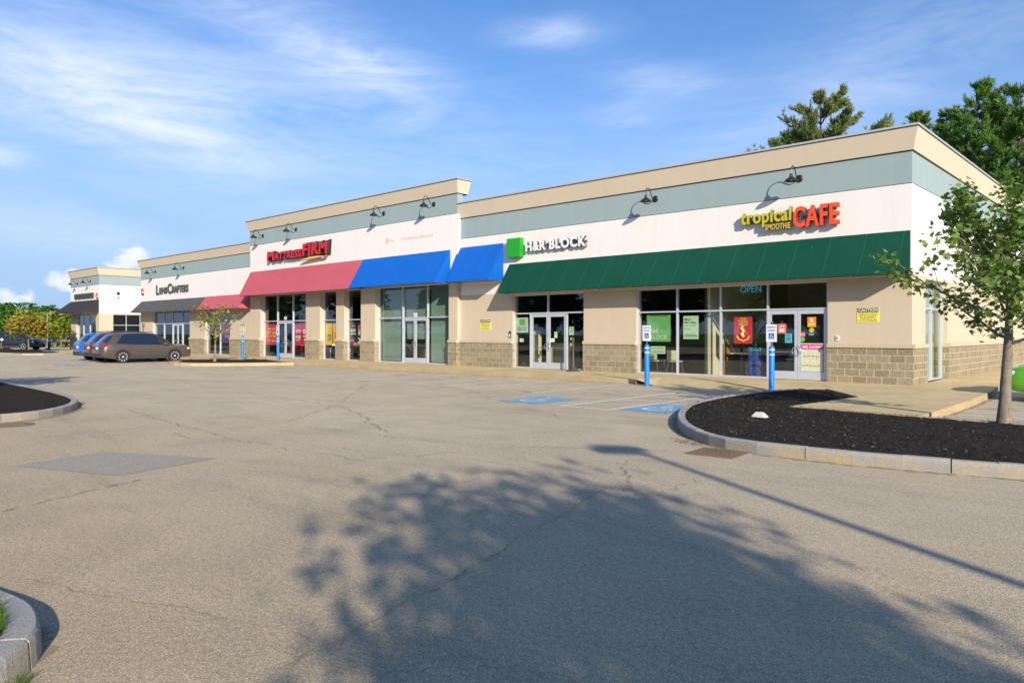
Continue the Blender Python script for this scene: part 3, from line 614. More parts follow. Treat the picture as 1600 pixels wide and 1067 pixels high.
# ------------------------------------------------------------------ buildings
def wall(mb,u0,u1,z0,z1,d0,d1,ops):
    us=sorted({u0,u1}|{max(u0,min(u1,q)) for o in ops for q in o[:2]})
    for a,b in zip(us[:-1],us[1:]):
        if b-a<1e-4: continue
        zs=[(z0,z1)]
        for o in ops:
            if o[0]<=a+1e-5 and o[1]>=b-1e-5:
                nz=[]
                for (p,q) in zs:
                    if o[3]<=p or o[2]>=q: nz.append((p,q)); continue
                    if o[2]>p: nz.append((p,o[2]))
                    if o[3]<q: nz.append((o[3],q))
                zs=nz
        for p,q in zs:
            if q-p>1e-4: mb.box(a,b,d0,d1,p,q)
def storefront(xf,parent,u0,u1,z0,z1,d,vs,zt,door=None,gl='glass',fw=.055,vtop=None):
    """aluminium shopfront: vs = mullions, zt = transom height, door=(u0,u1) double door"""
    D0,D1=d,d+.11; mb=MB(xf)
    mb.box(u0,u1,D0,D1,z1-fw,z1); mb.box(u0,u0+fw,D0,D1,z0,z1-fw); mb.box(u1-fw,u1,D0,D1,z0,z1-fw)
    edges=[u0+fw]
    for v in vs:
        if vtop is not None and v in vtop: lo,hi=z0,zt-fw/2
        else: lo,hi=z0,z1-fw
        if door and door[0]+.01<v<door[1]-.01: lo=zt+fw/2
        mb.box(v-fw/2,v+fw/2,D0,D1,lo,hi)
    mb.box(u0+fw,u1-fw,D0+.003,D1-.003,zt-fw/2,zt+fw/2)
    if door:
        if door[0]-u0>.1: mb.box(u0+fw,door[0]-fw/2,D0+.003,D1-.003,z0,z0+.06)
        if u1-door[1]>.1: mb.box(door[1]+fw/2,u1-fw,D0+.003,D1-.003,z0,z0+.06)
    else: mb.box(u0+fw,u1-fw,D0+.003,D1-.003,z0,z0+.06)
    w_=mb.build('shopfront_window','alu',parent)
    g=MB(xf); gd=d+.055
    g.add([(u0+fw,gd,z0+.03),(u1-fw,gd,z0+.03),(u1-fw,gd,z1-fw),(u0+fw,gd,z1-fw)],[(0,1,2,3)]) if not door else None
    if door:
        g.add([(u0+fw,gd,zt),(u1-fw,gd,zt),(u1-fw,gd,z1-fw),(u0+fw,gd,z1-fw)],[(0,1,2,3)])
        if door[0]-u0>.1: g.add([(u0+fw,gd,z0+.03),(door[0],gd,z0+.03),(door[0],gd,zt),(u0+fw,gd,zt)],[(0,1,2,3)])
        if u1-door[1]>.1: g.add([(door[1],gd,z0+.03),(u1-fw,gd,z0+.03),(u1-fw,gd,zt),(door[1],gd,zt)],[(0,1,2,3)])
    g.build('pane',gl,w_,recalc=False)
    if door:
        a,b=door; e=fw/2; a2=a+(e if a-u0>.1 else fw); b2=b-(e if u1-b>.1 else fw); c=(a+b)/2; zb,ztt=z0+.012,zt-fw/2-.004
        for (p,q,hs) in ((a2+.004,c-.004,1),(c+.004,b2-.004,-1)):
            st=.09; m=MB(xf); dd0,dd1=d+.02,d+.075
            m.box(p,p+st,dd0,dd1,zb,ztt); m.box(q-st,q,dd0,dd1,zb,ztt); m.box(p+st,q-st,dd0,dd1,ztt-.13,ztt); m.box(p+st,q-st,dd0,dd1,zb,zb+.26)
            dr=m.build('door','alu',parent)
            m=MB(xf); m.add([(p+st,d+.045,zb+.26),(q-st,d+.045,zb+.26),(q-st,d+.045,ztt-.13),(p+st,d+.045,ztt-.13)],[(0,1,2,3)]); m.build('pane',gl,dr,recalc=False)
            hu=(q-.045) if hs>0 else (p+.045); m=MB(xf)
            m.tube([(hu,dd0-.002,.93),(hu-hs*.01,dd0-.06,.95),(hu-hs*.07,dd0-.07,.98),(hu-hs*.10,dd0-.07,1.05),(hu-hs*.07,dd0-.07,1.16),(hu-hs*.01,dd0-.06,1.22),(hu,dd0-.002,1.24)],.014,6)
            m.build('handle','steel',dr,smooth=True)
            m=MB(xf); m.box(p+st,q-st,dd1-.02,dd1+.03,1.02,1.05); m.build('push_bar','steel',dr)
    return w_
def awning(parent,xt0,xt1,xb0,xb1,yf,zt,zb,out,matn,label=None):
    mb=MB(); t=.02; y0=yf-.012; y1=yf-out
    # cloth: slope plus two end cheeks, with a small thickness, and a hanging hem
    A=[(xt0,y0,zt),(xt1,y0,zt),(xb1,y1,zb),(xb0,y1,zb)]; n=12
    vs=[]; 
    for j in range(5):
        v=j/4
        for i in range(n+1):
            u=i/n; p0=Vector(A[0]).lerp(Vector(A[1]),u); p1=Vector(A[3]).lerp(Vector(A[2]),u); p=p0.lerp(p1,v)
            sag=.018*math.sin(math.pi*v)*(.4+.6*abs(math.sin(u*math.pi*3)))
            vs.append((p.x,p.y+sag*.5,p.z-sag))
    fs=[(j*(n+1)+i,j*(n+1)+i+1,(j+1)*(n+1)+i+1,(j+1)*(n+1)+i) for j in range(4) for i in range(n)]
    mb.add(vs,fs)
    mb.add([(xb0,y1,zb),(xb1,y1,zb),(xb1,y1,zb-.05),(xb0,y1,zb-.05)],[(0,1,2,3)])
    for xt,xb in ((xt0,xb0),(xt1,xb1)): mb.add([(xt,y0,zt),(xb,y1,zb),(xb,y1,zb-.05),(xt,y0,zb-.05)],[(0,1,2,3)])
    o=mb.build('awning',matn,parent,recalc=False)
    m=MB(); 
    m.tube([(xb0+.03,y1+.03,zb-.03),(xb1-.03,y1+.03,zb-.03)],.018,6); m.tube([(xt0+.05,y0-.03,zb-.03),(xt1-.05,y0-.03,zb-.03)],.018,6)
    k=max(2,int((xt1-xt0)/1.5))
    for i in range(k+1):
        u=i/k; xa=xt0+.05+(xt1-xt0-.1)*u; xc=xb0+.05+(xb1-xb0-.1)*u; m.tube([(xa,y0-.03,zb-.03),(xc,y1+.03,zb-.03)],.014,5); m.tube([(xa,y0-.03,zt-.16),(xc,y1+.10,zb-.02)],.012,5)
    m.build('frame','alu',o)
    if label: o['label']=label
    return o
def shell(b,x0,x1,yf,zt,ops,beige_top,depth,rend,lend,zs,opz=None):
    """bands, cornice and coping of one shop block; rend / lend = end wall exposed"""
    z_teal0,z_teal1,z_cor=zs; T=.34; xf=front(yf)
    mb=MB(xf); wall(mb,x0,x1,1.32,beige_top,0,T,ops); mb.build('lower_wall','beige',b)
    mb=MB(xf); wall(mb,x0,x1,beige_top,z_teal0,0.004,T,ops); mb.build('upper_wall','white',b)
    mb=MB(xf); mb.box(x0,x1,0,T,z_teal0+.02,z_teal1); mb.build('colour_band','teal',b)
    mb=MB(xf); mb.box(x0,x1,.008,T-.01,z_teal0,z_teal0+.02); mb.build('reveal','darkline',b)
    e=.05; xr=x1+(e if rend else 0); xl=x0-(e if lend else 0)
    mb=MB(); mb.box(x0,x1+(0.012 if rend else 0),yf-.012,yf+depth,z_teal1,z_teal1+.035); mb.build('cornice_shadow_line','darkline',b)  # dark strip painted for the shade in the gap beneath the cornice
    fl=.155
    mb=MB(); mb.frustum((xl,xr,yf-e,yf+depth),(xl-(fl if lend else 0),xr+(fl if rend else 0),yf-e-fl,yf+depth+.05),z_teal1+.035,z_cor); mb.build('cornice','cream',b)
    mb=MB(); mb.box(xl-(fl+.01 if lend else 0),xr+(fl+.01 if rend else 0),yf-e-fl-.01,yf+depth+.06,z_cor,z_cor+.03,0); mb.box(xl-(fl+.03 if lend else 0),xr+(fl+.03 if rend else 0),yf-e-fl-.03,yf+depth+.08,z_cor+.03,zt,1); mb.build('coping',['darkline','coping'],b)  # lower dark strip stands in for the drip edge shadow of the coping
    so_=[(o[0],o[1],-1,9) for o in ops]
    us=[x0]+[q for o in sorted(ops) for q in (o[0],o[1])]+[x1]
    for a_,c_ in zip(us[::2],us[1::2]):
        mb=MB(xf); mb.box(a_,c_,-.06,T,0,1.2); pr=mb.build('stone_base','stone',b)
        mb=MB(xf); mb.box(a_,c_,-.10,T,1.2,1.32); mb.build('stone_ledge','ledge',pr,bevel=.008)
    return b
def room(b,x0,x1,y0,y1,zc=3.9,wallm='in_grey',floorm='in_floor'):
    mb=MB(); mb.box(x0,x1,y1,y1+.1,ZS,zc,0); mb.box(x0-.1,x0,y0,y1+.1,ZS,zc,0); mb.box(x1,x1+.1,y0,y1+.1,ZS,zc,0)
    mb.box(x0-.1,x1+.1,y0,y1+.1,ZS-.08,ZS,1); mb.box(x0-.1,x1+.1,y0,y1+.1,zc,zc+.08,2); mb.build('interior',[wallm,floorm,'in_grey'],b)
# --- right block
b1=thing('shop_building','long low shop block with green awning at the near right corner','building',(-15.4,F,0))
def P(o): return o
def parented(b):  # keep children in world coordinates although the thing's empty sits at its base
    for c in kids(b): c.matrix_parent_inverse=Matrix.Translation(-b.location)
opR=[(-21.6,-17.79,ZS,3.27),(-15.33,-8.37,ZS,3.27)]
shell(b1,-24.85,-6.0,F,7.61,opR,3.36,25.,True,False,(5.95,6.87,7.52))
# side wall, facing the camera's right
xs=sidex(-6.0); opS=[(24.88,27.5,ZS,3.27)]
mb=MB(xs); wall(mb,F+.34,F+25,1.32,3.36,0,.34,opS); mb.build('lower_wall','beige',b1)
mb=MB(xs); wall(mb,F+.34,F+25,3.36,5.95,.004,.34,opS); mb.build('upper_wall','white',b1)
mb=MB(xs); mb.box(F+.34,F+25,0,.34,5.97,6.87); mb.build('colour_band','teal',b1)
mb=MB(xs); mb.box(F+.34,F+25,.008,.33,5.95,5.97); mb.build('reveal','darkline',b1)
mb=MB(xs); wall(mb,F-.06,F+25,.0,1.2,-.06,-.001,[(24.88,27.5,-1,9)]); wall(mb,F+.34,F+25,.0,1.2,0,.34,[(24.88,27.5,-1,9)]); mb.build('stone_base','stone',b1)
mb=MB(xs); wall(mb,F-.10,F+25,1.2,1.32,-.10,-.001,[(24.88,27.5,-1,9)]); wall(mb,F+.34,F+25,1.2,1.32,0,.34,[(24.88,27.5,-1,9)]); mb.build('stone_ledge','ledge',b1)
storefront(front(F),b1,-21.6,-17.79,ZS,3.27,.07,[-20.66,-19.70,-18.73],2.47,door=(-20.66,-18.73),vtop=[-20.66,-18.73])
storefront(front(F),b1,-15.33,-8.37,ZS,3.27,.07,[-13.67,-11.99,-10.32],2.41,door=(-10.32,-8.37))
storefront(xs,b1,24.88,27.5,ZS,3.27,.14,[26.2],2.41,gl='glassg')
room(b1,-23.4,-12.72,F+.34,F+8,wallm='in_dark'); room(b1,-12.5,-6.5,F+.34,F+7,wallm='in_cream')
awning(b1,-21.78,-6.04,-21.64,-5.84,F,4.60,3.36,.92,'aw_green','long dark green awning over both glass shopfronts')
awning(b1,-24.98,-22.14,-24.75,-22.12,F,5.55,3.96,1.0,'aw_blue','short blue awning on a white wall')
# things inside this block seen through the glass
mb=MB(); mb.box(-12.7,-12.52,F+.35,F+7.9,ZS,3.9); mb.build('party_wall','in_yel',b1)
mb=MB(); mb.box(-12.51,-12.46,F+1.2,F+6.9,ZS,1.25); mb.build('wainscot','in_brown',b1)
# --- tall block
FT=F-.2
b2=thing('shop_building','tall middle shop block with red and blue awnings','building',(-34.4,FT,0))
ZT=3.98
opT=[(-42.75,-37.58,ZS,ZT),(-36.13,-34.55,ZS,ZT),(-33.8,-32.28,ZS,ZT),(-31.05,-25.45,ZS,ZT)]
shell(b2,-44.04,-24.86,FT,8.70,opT,4.2,.62,True,True,(7.12,8.02,8.62))
# body of the tall block behind the parapet (lower roof)
mb=MB(); mb.box(-44.04,-24.86,F+.45,F+24,4.3,7.2); mb.build('roof','roofm',b2)
dT=.22
storefront(front(FT),b2,-42.75,-37.58,ZS,ZT,dT,[-41.12,-39.35],2.36,door=(-41.12,-39.35))
storefront(front(FT),b2,-36.13,-34.55,ZS,ZT,dT,[],2.36); storefront(front(FT),b2,-33.8,-32.28,ZS,ZT,dT,[],2.36)
storefront(front(FT),b2,-31.05,-25.45,ZS,ZT,dT,[-29.1,-27.22],2.40,door=(-29.1,-27.22),gl='glassg')
room(b2,-43.6,-31.6,FT+.36,F+8,4.1,wallm='in_dark'); room(b2,-31.2,-25.2,FT+.36,F+5,4.1)
mb=MB()
for (a,c) in ((-30.98,-29.14),(-29.05,-27.27),(-27.18,-25.52)):
    lo=.25 if a!=-29.05 else 2.42
    z=lo
    while z<3.88: mb.add([(a,FT+dT+.20,z),(c,FT+dT+.20,z),(c,FT+dT+.235,z+.048),(a,FT+dT+.235,z+.048)],[(0,1,2,3)]); z+=.052
z=1.35
while z<2.2: mb.add([(-29.0,FT+dT+.20,z),(-27.3,FT+dT+.20,z),(-27.3,FT+dT+.235,z+.048),(-29.0,FT+dT+.235,z+.048)],[(0,1,2,3)]); z+=.052
mb.build('window_blind','blind',b2,recalc=False)
awning(b2,-43.95,-32.10,-43.5,-31.97,FT,5.48,3.96,1.02,'aw_red','wide faded red awning')
awning(b2,-32.07,-25.33,-31.92,-25.30,FT,5.48,3.98,1.02,'aw_blue','blue awning beside the red one')
# --- lower block to its left
b3=thing('shop_building','low shop block with charcoal and small red awning','building',(-53,F,0))
opL=[(-59.75,-53.2,ZS,3.34),(-50.75,-47.1,ZS,3.34)]
shell(b3,-62.1,-44.05,F,7.42,opL,3.36,25.,False,True,(5.85,6.75,7.33))
storefront(front(F),b3,-59.75,-53.2,ZS,3.34,.12,[-57.95,-56.4,-54.7],2.34,door=(-56.4,-54.7),gl='glassg')
storefront(front(F),b3,-50.75,-47.1,ZS,3.34,.12,[-48.8],2.30,gl='glassg')
room(b3,-61.6,-44.4,F+.36,F+7,wallm='in_dark')
awning(b3,-61.95,-50.66,-61.7,-50.0,F,4.14,3.27,.95,'aw_grey','charcoal awning, lighter than the far black one'); awning(b3,-50.6,-44.1,-49.95,-44.12,F,4.16,3.26,.95,'aw_red','small low red awning tucked beside the tall block')
mb=MB(); mb.box(-62.1,-61.76,F+.34,F+24.9,.0,7.3); mb.build('end_wall','white',b3)
# --- far block
b4=thing('shop_building','farthest small shop block at left with black awning','building',(-75,F,0))
opF=[(-77.5,-72.3,ZS,3.3)]
shell(b4,-79.1,-71.45,F,7.49,opF,3.36,20.,True,True,(5.92,6.74,7.40))
xs4=sidex(-71.45); opF2=[(24.6,29.3,1.0,3.28)]
mb=MB(xs4); wall(mb,F+.34,F+20,1.0,3.36,0,.34,opF2); mb.build('lower_wall','beige',b4)
mb=MB(xs4); wall(mb,F+.34,F+20,3.36,5.92,.004,.34,[]); mb.build('upper_wall','white',b4)
mb=MB(xs4); mb.box(F+.34,F+20,0,.34,5.94,6.74); mb.build('colour_band','teal',b4)
mb=MB(xs4); mb.box(F+.34,F+20,-.05,.34,0,1.0); mb.build('stone_base','stone',b4)
storefront(front(F),b4,-77.5,-72.3,ZS,3.3,.12,[-75.95,-74.25],2.82)
storefront(xs4,b4,24.6,29.3,1.0,3.28,.12,[25.75,26.95,28.1],2.34,gl='glassd')
room(b4,-78.6,-71.9,F+.36,F+7,wallm='in_dark')
awning(b4,-79.0,-71.5,-79.4,-71.5,F,4.60,3.52,1.3,'aw_black','black awning of the far block')
for b in (b1,b2,b3,b4): parented(b)
# ------------------------------------------------------------------ wall lamps
def goose():
    r=thing('wall_lamp','x','wall lamp',(0,0,0))
    mb=MB(); mb.lathe([(0,-.035),(.09,-.03),(.12,-.012),(.125,0)],(0,0,0),'y',20); mb.build('wall_plate','lamp',r,smooth=True)
    mb=MB(); mb.tube([(0,-.03,0),(0,-.10,-.03),(0,-.18,-.01),(0,-.26,.09),(0,-.33,.22),(0,-.42,.31),(0,-.52,.33),(0,-.60,.27),(0,-.63,.16),(0,-.63,.04)],.017,7); mb.build('arm','lamp',r,smooth=True)
    mb=MB(); mb.lathe([(.03,.06),(.05,.03),(.055,-.03),(.10,-.07),(.17,-.11),(.205,-.16),(.21,-.175),(.20,-.172),(.16,-.12),(.09,-.08),(.03,-.04)],(0,-.63,0),'z',24); sh=mb.build('lamp_shade','lamp',r,smooth=True)
    mb=MB(); mb.lathe([(0,-.16),(.035,-.15),(.045,-.12),(.03,-.08),(0,-.07)],(0,-.63,0),'z',12); mb.build('bulb','p_cream',sh,smooth=True)
    return r
g0=goose(); first=True
lamps=[(-9.25,F,6.53,'right-hand lamp over the green awning, above the orange and yellow letters'),(-14.52,F,6.53,'lamp alone above the middle of the long green awning'),
 (-26.49,FT,7.72,'gooseneck lamp nearest the right end of the tall block'),(-30.33,FT,7.70,'gooseneck lamp above the pale ghost lettering on the tall block'),(-38.62,FT,7.67,'gooseneck lamp above the red letters on the tall block'),(-42.43,FT,7.64,'gooseneck lamp at the left end of the tall block'),
 (-54.2,F,6.38,'gooseneck lamp above the end of the dark grey letters on the low block'),(-59.23,F,6.36,'gooseneck lamp at the left corner of the low block with charcoal awning'),
 (-73.63,F,6.32,'right-hand one of two lamps on the farthest block'),(-77.09,F,6.28,'left-hand one of two lamps on the farthest block')]
for x,y,z,l in lamps:
    o=g0 if first else copy_tree(g0); first=False; o.location=(x,y-.002,z); o['label']=l; o['group']='gooseneck wall lamps along the fascia'
# ------------------------------------------------------------------ lettering on the walls
xfF=front(0)
s=thing('shop_sign','yellow and orange raised letter sign above the green awning near the corner','shop sign',(-9.6,F,5.3))
mb=MB(); text(mb,'tropical',-11.12,-9.42,5.08,5.66,F-.22,.16,.026,mi=0,side=1)
for (a,c) in ((-10.97,-10.80),): mb.box(a-.09,a+.04,F-.215,F-.09,5.235,5.26)
mb.build('script_letters',['lyel','lyside'],s)
mb=MB(); text(mb,'SMOOTHIE',-10.27,-9.45,4.97,5.15,F-.22,.14,.012,mi=0,side=1); mb.build('small_letters',['lgold','lyside'],s)
mb=MB(); text(mb,'CAFE',-9.36,-7.98,4.95,5.62,F-.24,.18,.03,mi=0,side=1); mb.build('large_letters',['lora','loside'],s)
mb=MB(); mb.box(-11.0,-8.1,F-.06,F-.005,5.24,5.34); mb.build('raceway','lside',s)
s.matrix_world; parented(s)
s=thing('shop_sign','white raised letters with a green square between the blue and green awnings','shop sign',(-19.6,F,5.2))
mb=MB(); mb.box(-21.72,-20.95,F-.26,F-.02,4.86,5.67); mb.build('green_square','lgreen',s,bevel=.01)
mb=MB(); text(mb,'H&R BLOCK',-20.72,-17.55,5.05,5.47,F-.17,.12,.042,mi=0,side=1); mb.build('letters',['lwhite','lside'],s)
mb=MB(); mb.box(-20.7,-17.6,F-.04,F-.005,5.22,5.30); mb.build('raceway','lside',s); parented(s)
s=thing('shop_sign','red slanted letter sign with a yellow swoosh above the wide red awning','shop sign',(-38.2,FT,6.2))
def mf(dy,off,mi,side,dep):
    mb=MB(); text(mb,'M',-41.45,-40.62,6.0,6.55,dy,dep,off,.10,mi,side); text(mb,'ATTRESS',-40.62,-37.62,6.0,6.42,dy,dep,off,.10,mi,side); text(mb,'FIRM',-37.50,-35.02,6.02,6.72,dy,dep,off,.10,mi,side); return mb
mf(FT-.30,.045,0,1,.2).build('letters',['lred','p_black'],s)
mb=MB(); text(mb,'FIRM',-37.56,-35.0,5.97,6.79,FT-.09,.06,.07,.10,0,0); text(mb,'MATTRESS',-41.45,-37.45,5.97,6.5,FT-.09,.06,.07,.10,0,0); mb.build('letter_backs','p_black',s)
mb=MB(); n=14; top=[];bot=[]
for i in range(n+1):
    u=i/n; x=-37.75+u*2.55; top.append((x,5.70+.24*math.sin(math.pi*(.12+u*.62)))); bot.append((x,5.70+.24*math.sin(math.pi*(.12+u*.62))-.11*math.sin(math.pi*min(1,.08+u*.9))))
pl_=top+bot[::-1]; k=len(pl_); mb.add([(x,FT-.28,z) for x,z in pl_]+[(x,FT-.12,z) for x,z in pl_],[(i,i+1,k-2-i,k-1-i) for i in range(n)]+[(k+i,k+k-1-i,k+k-2-i,k+i+1) for i in range(n)]+[(i,(i+1)%k,k+(i+1)%k,k+i) for i in range(k)]); mb.build('swoosh','lgold',s); parented(s)
s=thing('shop_sign','dark grey letter sign above the charcoal awning','shop sign',(-56.2,F,4.9))
mb=MB(); dy=F-.08
text(mb,'L',-58.95,-58.50,4.58,5.30,dy,.07,.018); text(mb,'ENS',-58.35,-56.95,4.62,5.10,dy,.07,.018); text(mb,'C',-56.85,-56.15,4.58,5.34,dy,.07,.018); text(mb,'RAFTERS',-56.05,-53.35,4.62,5.14,dy,.07,.018); mb.build('letters','lgrey',s); parented(s)
s=thing('shop_sign','dark green letter sign above the black awning of the farthest block','shop sign',(-75.1,F,5.05))
mb=MB(); text(mb,'OPTICAL OUTLET'[:0]+'MMMHHMMHHMM'[:0]+'IIHIIHIIHIIHII',-77.7,-72.75,4.80,5.26,F-.12,.1,.05); mb.build('letters','ldg',s); parented(s)
for x,l in ((-71.95,'small red and black round logo beside the dark green letters of the farthest block'),(-61.72,'small red and black logo at the left corner of the low block')):
    mb=MB(); mb.tube([(x+.2*math.cos(a*.5),F-.03,4.93+.2*math.sin(a*.5)) for a in range(0,10)],.05,5,0); mb.box(x-.05,x+.28,F-.05,F-.005,4.66,4.78,1); tag(mb.build('logo_sign',['lred','p_black']),l,'logo')
mb=MB(); rr=random.Random(4)
for k in range(26):
    x=-30.15+k*.14+rr.uniform(-.02,.02)
    if 4<k<9: continue
    mb.box(x,x+.10,FT+.0005,FT+.0035-.005,6.22+rr.uniform(-.02,.03)-.0*k,6.31+rr.uniform(-.02,.04))
mb.box(-30.2,-29.9,FT-.001,FT+.003,6.16,6.42); tag(mb.build('removed_sign_residue','ghost'),'faint tan glue marks of a removed sign on the tall white wall','sign residue')
# ------------------------------------------------------------------ caution signs
def caution(x0,x1,z0,z1,y,label):
    s=thing('caution_sign',label,'warning sign',((x0+x1)/2,y,z0),group='yellow caution signs on the walls')
    W_=x1-x0; H_=z1-z0; ox,oz=(x0+x1)/2,z0; X=lambda u:u*W_-W_/2; Z=lambda v:v*H_
    mb=MB(); mb.box(X(0),X(1),-.012,-.002,0,H_); mb.build('panel','yel',s,bevel=.003)
    mb=MB(); mb.box(X(.03),X(.97),-.016,-.0125,Z(.70),Z(.97)); mb.build('header','p_black',s)
    mb=MB(); text(mb,'CAUTION',X(.07),X(.93),Z(.75),Z(.93),-.018,0,.03); mb.build('header_lettering','lwhite',s,recalc=False)
    mb=MB()
    for i,t in enumerate(['PARKING LOT &','SIDEWALKS MAY','BE SLIPPERY','WHEN SNOW OR','ICE IS PRESENT']):
        hw=.43 if len(t)>12 else .36; text(mb,t,X(.5-hw),X(.5+hw),Z(.585-i*.128),Z(.66-i*.128),-.0145,0,.015)
    mb.build('lettering','p_black',s,recalc=False)
caution(-7.50,-6.88,1.96,2.40,F,'yellow caution sign on the beige wall beside the corner of the building')
caution(-23.58,-22.90,1.77,2.25,F,'yellow caution sign on the beige wall below the short blue awning')
caution(-45.65,-45.05,1.74,2.23,F,'yellow caution sign on the wall below the small low red awning')
mb=MB(); mb.box(-8.12,-8.03,F-.03,F,1.42,1.56,0); mb.box(-8.10,-8.05,F-.034,F-.03,1.45,1.53,1); tag(mb.build('outlet_box',['lwhite','in_grey']),'small white electrical box on the wall right of the glass doors','outlet box')
mb=MB(); mb.box(-21.78,-21.70,F-.05,F,1.45,1.72,0); mb.box(-21.77,-21.71,F-.055,F-.05,1.48,1.6,1); tag(mb.build('door_button',['p_black','lwhite']),'small dark box on the wall left of the shopfront doors','wall box')
# ------------------------------------------------------------------ posters
def poster(name,x0,x1,z0,z1,y,base,lines,label,cat='poster',extra=None,group=None):
    s=thing(name,label,cat,((x0+x1)/2,y,z0),group=group); W_=x1-x0;H_=z1-z0; X=lambda u:u*W_-W_/2; Z=lambda v:v*H_
    mb=MB(); mb.box(X(0),X(1),0,.006,0,H_); mb.build('sheet',base,s)
    for i,(t,u0,u1,v0,v1,m,off) in enumerate(lines):
        mb=MB(); text(mb,t,X(u0),X(u1),Z(v0),Z(v1),-.003-.0006*i,0,off); mb.build('lettering',m,s,recalc=False)
    if extra:
        for i,(u0,u1,v0,v1,m) in enumerate(extra):
            mb=MB(); mb.box(X(u0),X(u1),-.002,-.0005,Z(v0),Z(v1)); mb.build('printed_panel',m,s)
    return s
yg=F+.155; yT=FT+dT+.085
poster('window_poster',-14.98,-13.98,1.33,2.30,yg,'p_green',[('H&R',.13,.50,.32,.48,'p_mint',.04),('BLOCK',.13,.90,.08,.26,'p_mint',.04)],'large green poster in the window behind the left blue bollard',extra=[(.1,.9,.955,.985,'p_dgreen')])
poster('window_poster',-13.46,-12.86,1.43,2.25,yg,'p_mint',[('More',.08,.5,.80,.90,'p_dgreen',.04),('for you.',.08,.86,.65,.77,'p_dgreen',.04),('All year',.08,.84,.52,.64,'p_green',.01),('long',.08,.5,.38,.50,'p_green',.01)],'pale mint poster with dark green words, left of the red poster',extra=[(.08,.8,.18,.21,'p_dgreen'),(.08,.95,.11,.14,'p_dgreen')])
poster('window_poster',-14.82,-14.20,.88,1.16,yg,'p_mint',[('TAX OFFICE',.08,.9,.62,.82,'p_dgreen',.0)],'small mint card low in the window beneath the large green poster',extra=[(.08,.9,.2,.38,'p_green')])
s=poster('window_poster',-11.53,-10.88,1.29,2.18,yg,'p_red',[('THE',.34,.66,.88,.97,'lgold',.04),('TURKEY',.22,.80,.78,.87,'lgold',.04),('WRAP',.26,.76,.67,.77,'lgold',.04)],'red poster with a yellow figure in the large cafe window')
mb=MB(); c=[(-.01,.60),(-.05,.50),(.02,.42),(-.04,.32),(.02,.22)]
mb.tube([(x,-.004,z) for x,z in c],[.03,.06,.05,.065,.05],6); mb.tube([(-.22,-.004,.26),(-.17,-.004,.15),(0,-.004,.08),(.17,-.004,.15),(.22,-.004,.26)],.03,6); mb.build('printed_figure','lgold',s)
for v in mb.v: pass
poster('window_sticker',-9.99,-9.71,1.63,1.94,F+.10,'p_coral',[('NEW',.2,.8,.62,.85,'lwhite',.0)],'pink square notice on the left cafe door','notice',extra=[(.2,.8,.15,.5,'p_cream')])
poster('window_sticker',-9.75,-9.52,1.33,1.63,F+.10,'p_teal',[('HOURS',.12,.8,.72,.88,'p_dblue',.0)],'turquoise notice on the left cafe door near the handle','notice',extra=[(.12,.85,.50,.56,'p_dblue'),(.12,.85,.36,.42,'p_dblue'),(.12,.7,.22,.28,'p_dblue')])
poster('window_sticker',-9.03,-8.76,1.83,2.15,F+.10,'p_orange',[('S',.3,.7,.5,.85,'lwhite',.02)],'small orange and red notice at the top of the right cafe door','notice',extra=[(.1,.9,.12,.4,'lgold')])
poster('window_sticker',-9.00,-8.81,1.56,1.64,F+.10,'p_dblue',[('ORDER',.1,.9,.25,.75,'lwhite',.0)],'dark blue strip sticker under the round green one on the right cafe door','sticker')
poster('window_sticker',-9.28,-9.10,1.53,1.67,F+.10,'p_coral',[('PUSH',.15,.85,.3,.7,'lwhite',.0)],'red sticker beside the door edge on the right cafe door','sticker')
mb=MB(); mb.lathe([(0,0),(.08,0),(.08,.006),(0,.006)],(-9.19,F+.098,1.44),'y',20); tag(mb.build('window_sticker','p_green'),'round green sticker below the red one on the right cafe door','sticker')
mb=MB(); mb.lathe([(0,0),(.08,0),(.08,.006),(0,.006)],(-8.90,F+.098,1.73),'y',20); mb.box(-8.97,-8.83,F+.094,F+.097,1.71,1.75); tag(mb.build('window_sticker','lyel'),'round yellow green sticker below the orange notice on the right cafe door','sticker')
s=poster('window_poster',-9.24,-8.55,.38,1.32,F+.10,'p_cream',[('WE CATER!',.06,.94,.83,.92,'lwhite',.03)],'large cafe door poster with a pink header band and pale drink cups',extra=[(0.0,1.,.79,.97,'p_pink'),(0.,1.,.0,.07,'p_teal')])
for k,(u,v,h) in enumerate([(-.26,.14,.24),(-.15,.14,.28),(-.03,.12,.30),(.10,.13,.26),(.22,.14,.26),(-.21,.42,.26),(-.08,.44,.26),(.06,.43,.27),(.19,.42,.25)]):
    mb=MB(); mb.add([(u-.035,-.004-.0003*k,v),(u+.035,-.004-.0003*k,v),(u+.05,-.004-.0003*k,v+h),(u-.05,-.004-.0003*k,v+h)],[(0,1,2,3)],0); mb.add([(u-.048,-.0045-.0003*k,v+h*.3),(u+.048,-.0045-.0003*k,v+h*.3),(u+.048,-.0045-.0003*k,v+h*.45),(u-.048,-.0045-.0003*k,v+h*.45)],[(0,1,2,3)],1)
    mb.build('printed_cup',['p_mint' if k%2 else 'in_cream','p_coral' if k%3 else 'p_green'],s,recalc=False)
s=thing('neon_sign','blue neon word hanging behind the glass at the top of the cafe window','neon sign',(-10.93,yg,3.0))
mb=MB(); mb.box(-.40,.38,.02,.03,-.04,.26); mb.build('backing','in_dark',s)
mb=MB(); text(mb,'OPEN',-.37,.35,0.0,.22,0,.015,-.012); mb.build('neon_tube','neon',s)
